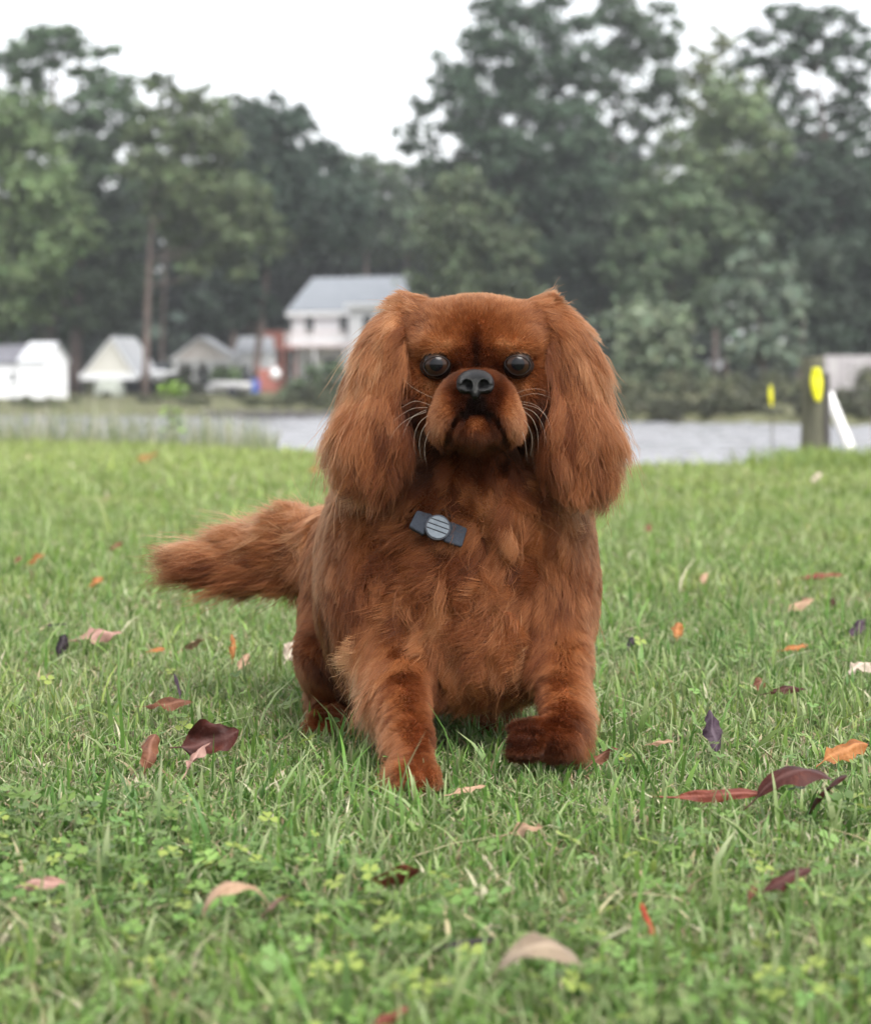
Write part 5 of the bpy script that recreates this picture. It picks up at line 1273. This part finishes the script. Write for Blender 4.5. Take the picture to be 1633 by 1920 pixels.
flow -= nrm * (flow * nrm).sum(1, keepdims=True)
flow /= np.linalg.norm(flow, axis=1, keepdims=True) + 1e-9
ang = turn_[own]
flow = flow * np.cos(ang)[:, None] + np.cross(nrm, flow) * np.sin(ang)[:, None]
lift = Pm[:, 4] * np.exp(rng.normal(0, .22, NH)) * lmul_[own]
length = Pm[:, 3] / 1000 * np.clip(rng.normal(.88, .30, NH), .25, 1.7) * rng.uniform(.8, 1.2, NG)[own]
lift = np.where(stray, lift + .3, lift); length = np.where(stray, length * 1.15, length)
dirv = flow * np.cos(lift)[:, None] + nrm * np.sin(lift)[:, None]
pos = np.zeros((NH, K, 3)); pos[:, 0] = R0 - nrm * 0.0008
step = length / (K - 1)
grav = np.where(np.isin(lab, [TAIL]), 0.02, 0.09) * shaggy
for k in range(1, K):
    p = pos[:, k - 1] + dirv * step[:, None]
    d = fld.dist(p); clear = 0.0012 + 0.004 * (k / K) * shaggy
    m = d < clear
    if m.any():
        g = fld.grad(p[m]); p[m] += g * (clear[m] - d[m])[:, None]
    nd = (p - pos[:, k - 1]); nd /= np.linalg.norm(nd, axis=1, keepdims=True) + 1e-9
    pos[:, k] = pos[:, k - 1] + nd * step[:, None]
    dirv = nd + np.array([0, 0, -1.0]) * grav[:, None] + 0.25 * (flow - nd) * (0.3)
    dirv /= np.linalg.norm(dirv, axis=1, keepdims=True) + 1e-9
# waves, then the pull of each lock's guide hair
tt = np.linspace(0, 1, K)[None, :, None]; t1 = np.linspace(0, 1, K)[None]
ph = rng.random(NG) * 6.28; am = rng.uniform(.4, 1.5, NG); wl = rng.uniform(.75, 1.3, NG)
gpos = pos[G].copy(); gn = nrm[G]
sarc = t1 * length[G][:, None]
side = np.cross(gpos[:, -1] - gpos[:, 0], gn); side /= np.linalg.norm(side, axis=1, keepdims=True) + 1e-9
arg = sarc / (0.027 * wl[:, None]) * 6.28 + ph[:, None]
off = side[:, None] * (np.sin(arg) * t1 ** .7)[..., None] + gn[:, None] * ((.25 + .7 * np.cos(arg)) * t1 ** .8)[..., None]
off *= (Pm[G, 6] / 1000 * am)[:, None, None]
keepoff = rng.uniform(.3, .85, NH)[:, None, None]
pl = pull_ * rng.uniform(.6, 1.08, NH) * np.where(stray, .25, 1)
wgt = np.clip(pl[:, None, None] * tt ** .9, 0, .96)
tgt = gpos[own] + off[own] + (pos[:, :1] - gpos[own][:, :1]) * keepoff
pos = (pos + off[own]) * (1 - wgt) + tgt * wgt
lock_tone = np.clip(rng.normal(0, .46, NG), -.85, .45)[own]
# keep the coat outside the skin and off the eyes and the nose
flat = pos[:, 1:].reshape(-1, 3)
d = fld.dist(flat); m = d < 0.0008
flat[m] += fld.grad(flat[m]) * (0.0008 - d[m])[:, None]
for e in EYES:
    q = flat - np.array(e); r = np.linalg.norm(q, axis=1); m = r < 0.0143
    flat[m] = np.array(e) + q[m] / r[m][:, None] * 0.0143
flat[:, 2] = np.maximum(flat[:, 2], 0.004)
pos[:, 1:] = flat.reshape(NH, K - 1, 3)

# no strand lies across the dial of the collar
CC = np.array(W(820, 990, 2.011)); dd = pos - CC
clear_ = ~(((dd[..., 0] ** 2 + dd[..., 2] ** 2 < 0.0125 ** 2) & (dd[..., 1] < 0.004)).any(1))
pos, R0, Pm, lab, lock_tone, shaggy = pos[clear_], R0[clear_], Pm[clear_], lab[clear_], lock_tone[clear_], shaggy[clear_]; NH = len(R0)
tone = marks_and_shade(R0, Pm[:, 5]) + lock_tone * (0.35 + .65 * shaggy) + rng.normal(0, .22, NH)
tk = np.linspace(0, 1, K)[None, :]
tip = 0.5 * shaggy + .1
tones = tone[:, None] + (tk - .35) * tip[:, None]
cols = coat_colour(np.clip(tones.ravel(), 0, 4))
rad = (0.00014 + 0.00006 * shaggy)[:, None] * (1.05 - tk ** 2.2) * rng.uniform(.7, 1.3, NH)[:, None] + 0.00003

def hair_object(name, pos, rad, cols, mat):
    n, k = pos.shape[:2]
    hc = bpy.data.hair_curves.new(name)
    hc.add_curves([k] * n)
    hc.attributes['position'].data.foreach_set('vector', np.ascontiguousarray(pos, dtype=np.float32).ravel()) if 'position' in hc.attributes else hc.position_data.foreach_set('vector', np.ascontiguousarray(pos, dtype=np.float32).ravel())
    ra = hc.attributes.get('radius') or hc.attributes.new('radius', 'FLOAT', 'POINT')
    ra.data.foreach_set('value', np.ascontiguousarray(rad, dtype=np.float32).ravel())
    ca = hc.attributes.new('coat', 'FLOAT_COLOR', 'POINT')
    rgba = np.ones((n * k, 4), dtype=np.float32); rgba[:, :3] = cols
    ca.data.foreach_set('color', rgba.ravel())
    hc.materials.append(mat)
    o = bpy.data.objects.new(name, hc); COL.objects.link(o)
    return o

cols = cols.reshape(NH, K, 3)
ear = np.isin(lab, [EARL, EARR]); tl = lab == TAIL
for nm, m in (('coat', ~ear & ~tl), ('ear_hair', lab == EARL), ('ear_hair', lab == EARR), ('tail_hair', tl)):
    to_dog(hair_object(nm, pos[m], rad[m], cols[m].reshape(-1, 3), MAT_HAIR))

# ---- eyes
def eye_material():
    m, t, out = new_mat('dog_eye')
    b = N(t, 'ShaderNodeBsdfPrincipled', Roughness=0.07); b.inputs['Specular IOR Level'].default_value = .34
    b.inputs['IOR'].default_value = 1.38
    tc = N(t, 'ShaderNodeTexCoord'); sp = N(t, 'ShaderNodeSeparateXYZ'); t.links.new(tc.outputs['Object'], sp.inputs[0])
    cb = N(t, 'ShaderNodeCombineXYZ'); t.links.new(sp.outputs[0], cb.inputs[0]); t.links.new(sp.outputs[2], cb.inputs[2])
    ln = N(t, 'ShaderNodeVectorMath'); ln.operation = 'LENGTH'; t.links.new(cb.outputs[0], ln.inputs[0])
    nz = N(t, 'ShaderNodeTexNoise', Scale=900.0); t.links.new(tc.outputs['Object'], nz.inputs['Vector'])
    rp = N(t, 'ShaderNodeValToRGB'); e = rp.color_ramp.elements
    mm = N(t, 'ShaderNodeMath'); mm.operation = 'MULTIPLY'; mm.inputs[1].default_value = 56.0; t.links.new(ln.outputs['Value'], mm.inputs[0])
    e[0].position = .30; e[0].color = (.003, .003, .004, 1)
    e[1].position = .36; e[1].color = (.020, .009, .0055, 1)
    x = e.new(.50); x.color = (.024, .011, .006, 1); x = e.new(.60); x.color = (.006, .004, .004, 1); x = e.new(.70); x.color = (.012, .009, .008, 1)
    t.links.new(mm.outputs[0], rp.inputs[0]); t.links.new(rp.outputs[0], b.inputs['Base Color'])
    t.links.new(b.outputs[0], out.inputs['Surface'])
    return m
MAT_EYE = eye_material()
MAT_RIM = simple_mat('dog_eyelid', (.010, .007, .006), (.018, .010, .008), scale=400, rough=.6, spec=.25, bump=.2)
for e, sx in zip(EYES, (-1, 1)):
    me = MB().ball((0, 0, 0), 0.0134, 36, 22)
    o = me.build('eye', MAT_EYE, smooth=True)
    o.parent = dog; o.location = Vector(e) + Vector((0, 0.0002, 0)) - dog.location
    # eyelids: a ring of dark skin from the almond opening out into the socket
    n, V_, F_ = 44, [], []
    for q_, (hx, hz, lift_) in enumerate(((.0110, .0092, .0003), (.0114, .0096, .0006), (.0120, .0101, .0004), (.0131, .0112, -.0020), (.0150, .0130, -.0070))):
        for i in range(n):
            a = 2 * PI * i / n; ca, sa = math.cos(a), math.sin(a)
            x = hx * ca; z = hz * sa * (1 - .18 * abs(ca) ** 3) * (.78 if sa > 0 else 1.0) + .0010 * sx * ca * -1
            rr_ = .0134 + lift_; y = -math.sqrt(max(rr_ * rr_ - min(x * x + z * z, .0112 ** 2), 1e-8)) + max(0, math.hypot(x, z) - .0112) * .75
            V_.append((x, y, z))
    for q_ in range(4):
        for i in range(n):
            F_.append((q_ * n + i, q_ * n + (i + 1) % n, (q_ + 1) * n + (i + 1) % n, (q_ + 1) * n + i))
    r = MB().add(V_, F_).build('eyelid', MAT_RIM, smooth=True)
    r.parent = dog; r.location = Vector(e) - dog.location

# ---- nose leather
nf = Field((-0.024, -0.020, -0.022), (0.024, 0.024, 0.020), 0.0007)
nf.ell((0, 0.004, 0.0025), (0.0158, 0.0125, 0.0105), 0, .004)
for sx in (-1, 1):
    nf.ell((sx * 0.0095, 0.001, -0.001), (0.0068, 0.0085, 0.0078), 0, .003)
nf.ell((0, 0.000, -0.0055), (0.0045, 0.008, 0.008), 0, .004)
for sx in (-1, 1):
    nf.ell((sx * 0.0076, -0.0080, -0.0008), (0.0046, 0.0085, 0.0050), 0, .0012, rot=(0, sx * .5, sx * .35), sub=True)
    nf.cone((sx * 0.0105, -0.008, -0.002), (sx * 0.0155, -0.003, -0.0015), .0013, .0011, 0, .0015, sub=True)
nf.cone((0, -0.0088, 0.003), (0, -0.0088, -0.014), .0007, .0010, 0, .0014, sub=True)
nf.finish(); NV, NF = nf.mesh()
MAT_NOSE = simple_mat('nose_leather', (.006, .0055, .006), (.0035, .003, .0035), scale=500, rough=.26, spec=.45, bump=.45, bump_scale=2600)
o = link_mesh('nose', np_mesh('nose', NV, NF, True), MAT_NOSE, dog); o.location = Vector(NOSE) - dog.location

# ---- whiskers
MAT_WHISK = simple_mat('whisker', (.36, .29, .22), (.28, .22, .17), scale=50, rough=.3)
wp = []
for px, py, pts in [
    (812, 746, [(790, 736), (770, 724), (752, 705)]), (808, 760, [(780, 752), (760, 760), (750, 766)]), (802, 764, [(775, 766), (752, 778), (735, 792)]), (800, 768, [(776, 780), (762, 800), (755, 822)]),
    (804, 778, [(785, 795), (776, 825), (780, 855)]), (808, 786, [(792, 806), (786, 836), (792, 866)]), (812, 796, [(800, 820), (796, 845), (800, 872)]), (800, 772, [(768, 784), (745, 802), (730, 826)]),
    (974, 744, [(1000, 738), (1022, 742), (1040, 750)]), (972, 752, [(1000, 758), (1018, 772), (1030, 790)]), (976, 762, [(1002, 774), (1018, 800), (1024, 832)]), (978, 768, [(998, 786), (1008, 815), (1008, 850)]),
    (972, 776, [(990, 798), (998, 826), (994, 855)]), (966, 788, [(980, 812), (986, 840), (988, 866)]), (980, 758, [(1008, 766), (1026, 786), (1034, 815)]), (960, 740, [(990, 730), (1012, 730), (1030, 736)])]:
    ctrl = [W(px, py, 1.962)] + [W(x, y, 1.955 - 0.004 * i) for i, (x, y) in enumerate(pts)]
    q = []
    for i in range(12):                                             # Catmull-Rom through the four points
        u = i / 11 * 3; a = min(int(u), 2); f = u - a
        p0, p1, p2, p3 = ctrl[max(a - 1, 0)], ctrl[a], ctrl[a + 1], ctrl[min(a + 2, 3)]
        q.append(0.5 * ((2 * p1) + (p2 - p0) * f + (2 * p0 - 5 * p1 + 4 * p2 - p3) * f * f + (3 * p1 - p0 - 3 * p2 + p3) * f ** 3))
    wp.append([tuple(p) for p in q])
wp = np.array(wp)
wr = 0.00011 * (1.05 - np.linspace(0, 1, 12)[None, :] ** 1.5) * np.ones((len(wp), 1))
to_dog(hair_object('whiskers', wp, wr, np.full((wp.shape[0] * 12, 3), .6), MAT_WHISK))

# ---- collar: a grey strap with a round receiver, the rest of the band under the ruff
MAT_STRAP = simple_mat('collar_strap', (.042, .049, .066), (.030, .036, .050), scale=300, rough=.6, bump=.4, bump_scale=1800)
MAT_DISC = simple_mat('collar_disc', (.14, .165, .19), (.105, .125, .15), scale=200, rough=.35, spec=.5)
MAT_DARK = simple_mat('collar_rim', (.05, .055, .07), (.04, .04, .05), scale=200, rough=.4)
collar = empty('collar'); collar.parent = dog
cc = W(820, 990, 2.011); collar.location = cc - dog.location
cc = Vector(cc)
# band round the neck (hidden in the coat at the back)
nb = 56; ring = []
cx0, cy0, cz0 = W(880, 960, 2.10)
for i in range(nb):
    a = 2 * PI * i / nb
    ring.append(Vector((cx0 + 0.078 * math.sin(a), cy0 - 0.078 * math.cos(a), cz0 - 0.006 + 0.012 * math.cos(a) + 0.012 * math.sin(a) * -1)))
v, f = [], []
for i, p in enumerate(ring):
    n_ = Vector((p.x - cx0, p.y - cy0, 0)).normalized()
    for dz, dn in ((-.009, 0), (.009, 0), (.009, .002), (-.009, .002)):
        v.append(p + n_ * dn + Vector((0, 0, dz)) - cc)
for i in range(nb):
    a, b = i * 4, ((i + 1) % nb) * 4
    for k in range(4): f.append((a + k, a + (k + 1) % 4, b + (k + 1) % 4, b + k))
MB().add(v, f).build('band', MAT_STRAP, collar)
# receiver case standing out of the fur
tilt = Matrix.Scale(.93, 4) @ Matrix.Rotation(math.radians(20), 4, 'Y') @ Matrix.Rotation(math.radians(-10), 4, 'X')
def cpart(mb, name, mat, smooth=False):
    o = mb.build(name, mat, collar, smooth); o.matrix_local = tilt
    return o
s = MB()
s.prism([(-.0265, -.0085), (-.010, -.0115), (-.009, .0105), (-.0245, .0092)], 'y', -.0045, .012)
s.prism([(.0095, -.0105), (.0285, -.0098), (.0275, .0092), (.0095, .0105)], 'y', -.0045, .012)
s.prism([(-.0110, -.0095), (.0110, -.0095), (.0110, .0095), (-.0110, .0095)], 'y', -.0030, .012)
o = cpart(s, 'receiver_case', MAT_STRAP)
bv = o.modifiers.new('bevel', 'BEVEL'); bv.width = .0018; bv.segments = 2
d = MB(); d.prism([(.0122 * math.cos(2 * PI * i / 40), .0122 * math.sin(2 * PI * i / 40)) for i in range(40)], 'y', -.0075, .006)
cpart(d, 'dial_rim', MAT_DARK)
for z0, z1 in ((-.0105, -.0042), (-.0030, .0006), (.0018, .0054), (.0066, .0105)):
    R_ = .0108; pl = []
    for i in range(9):
        z = z0 + (z1 - z0) * i / 8; pl.append((math.sqrt(max(R_ * R_ - z * z, 0)), z))
    for i in range(8, -1, -1):
        z = z0 + (z1 - z0) * i / 8; pl.append((-math.sqrt(max(R_ * R_ - z * z, 0)), z))
    q = MB(); q.prism(pl, 'y', -.0090, -.0070)
    cpart(q, 'dial_segment', MAT_DISC)
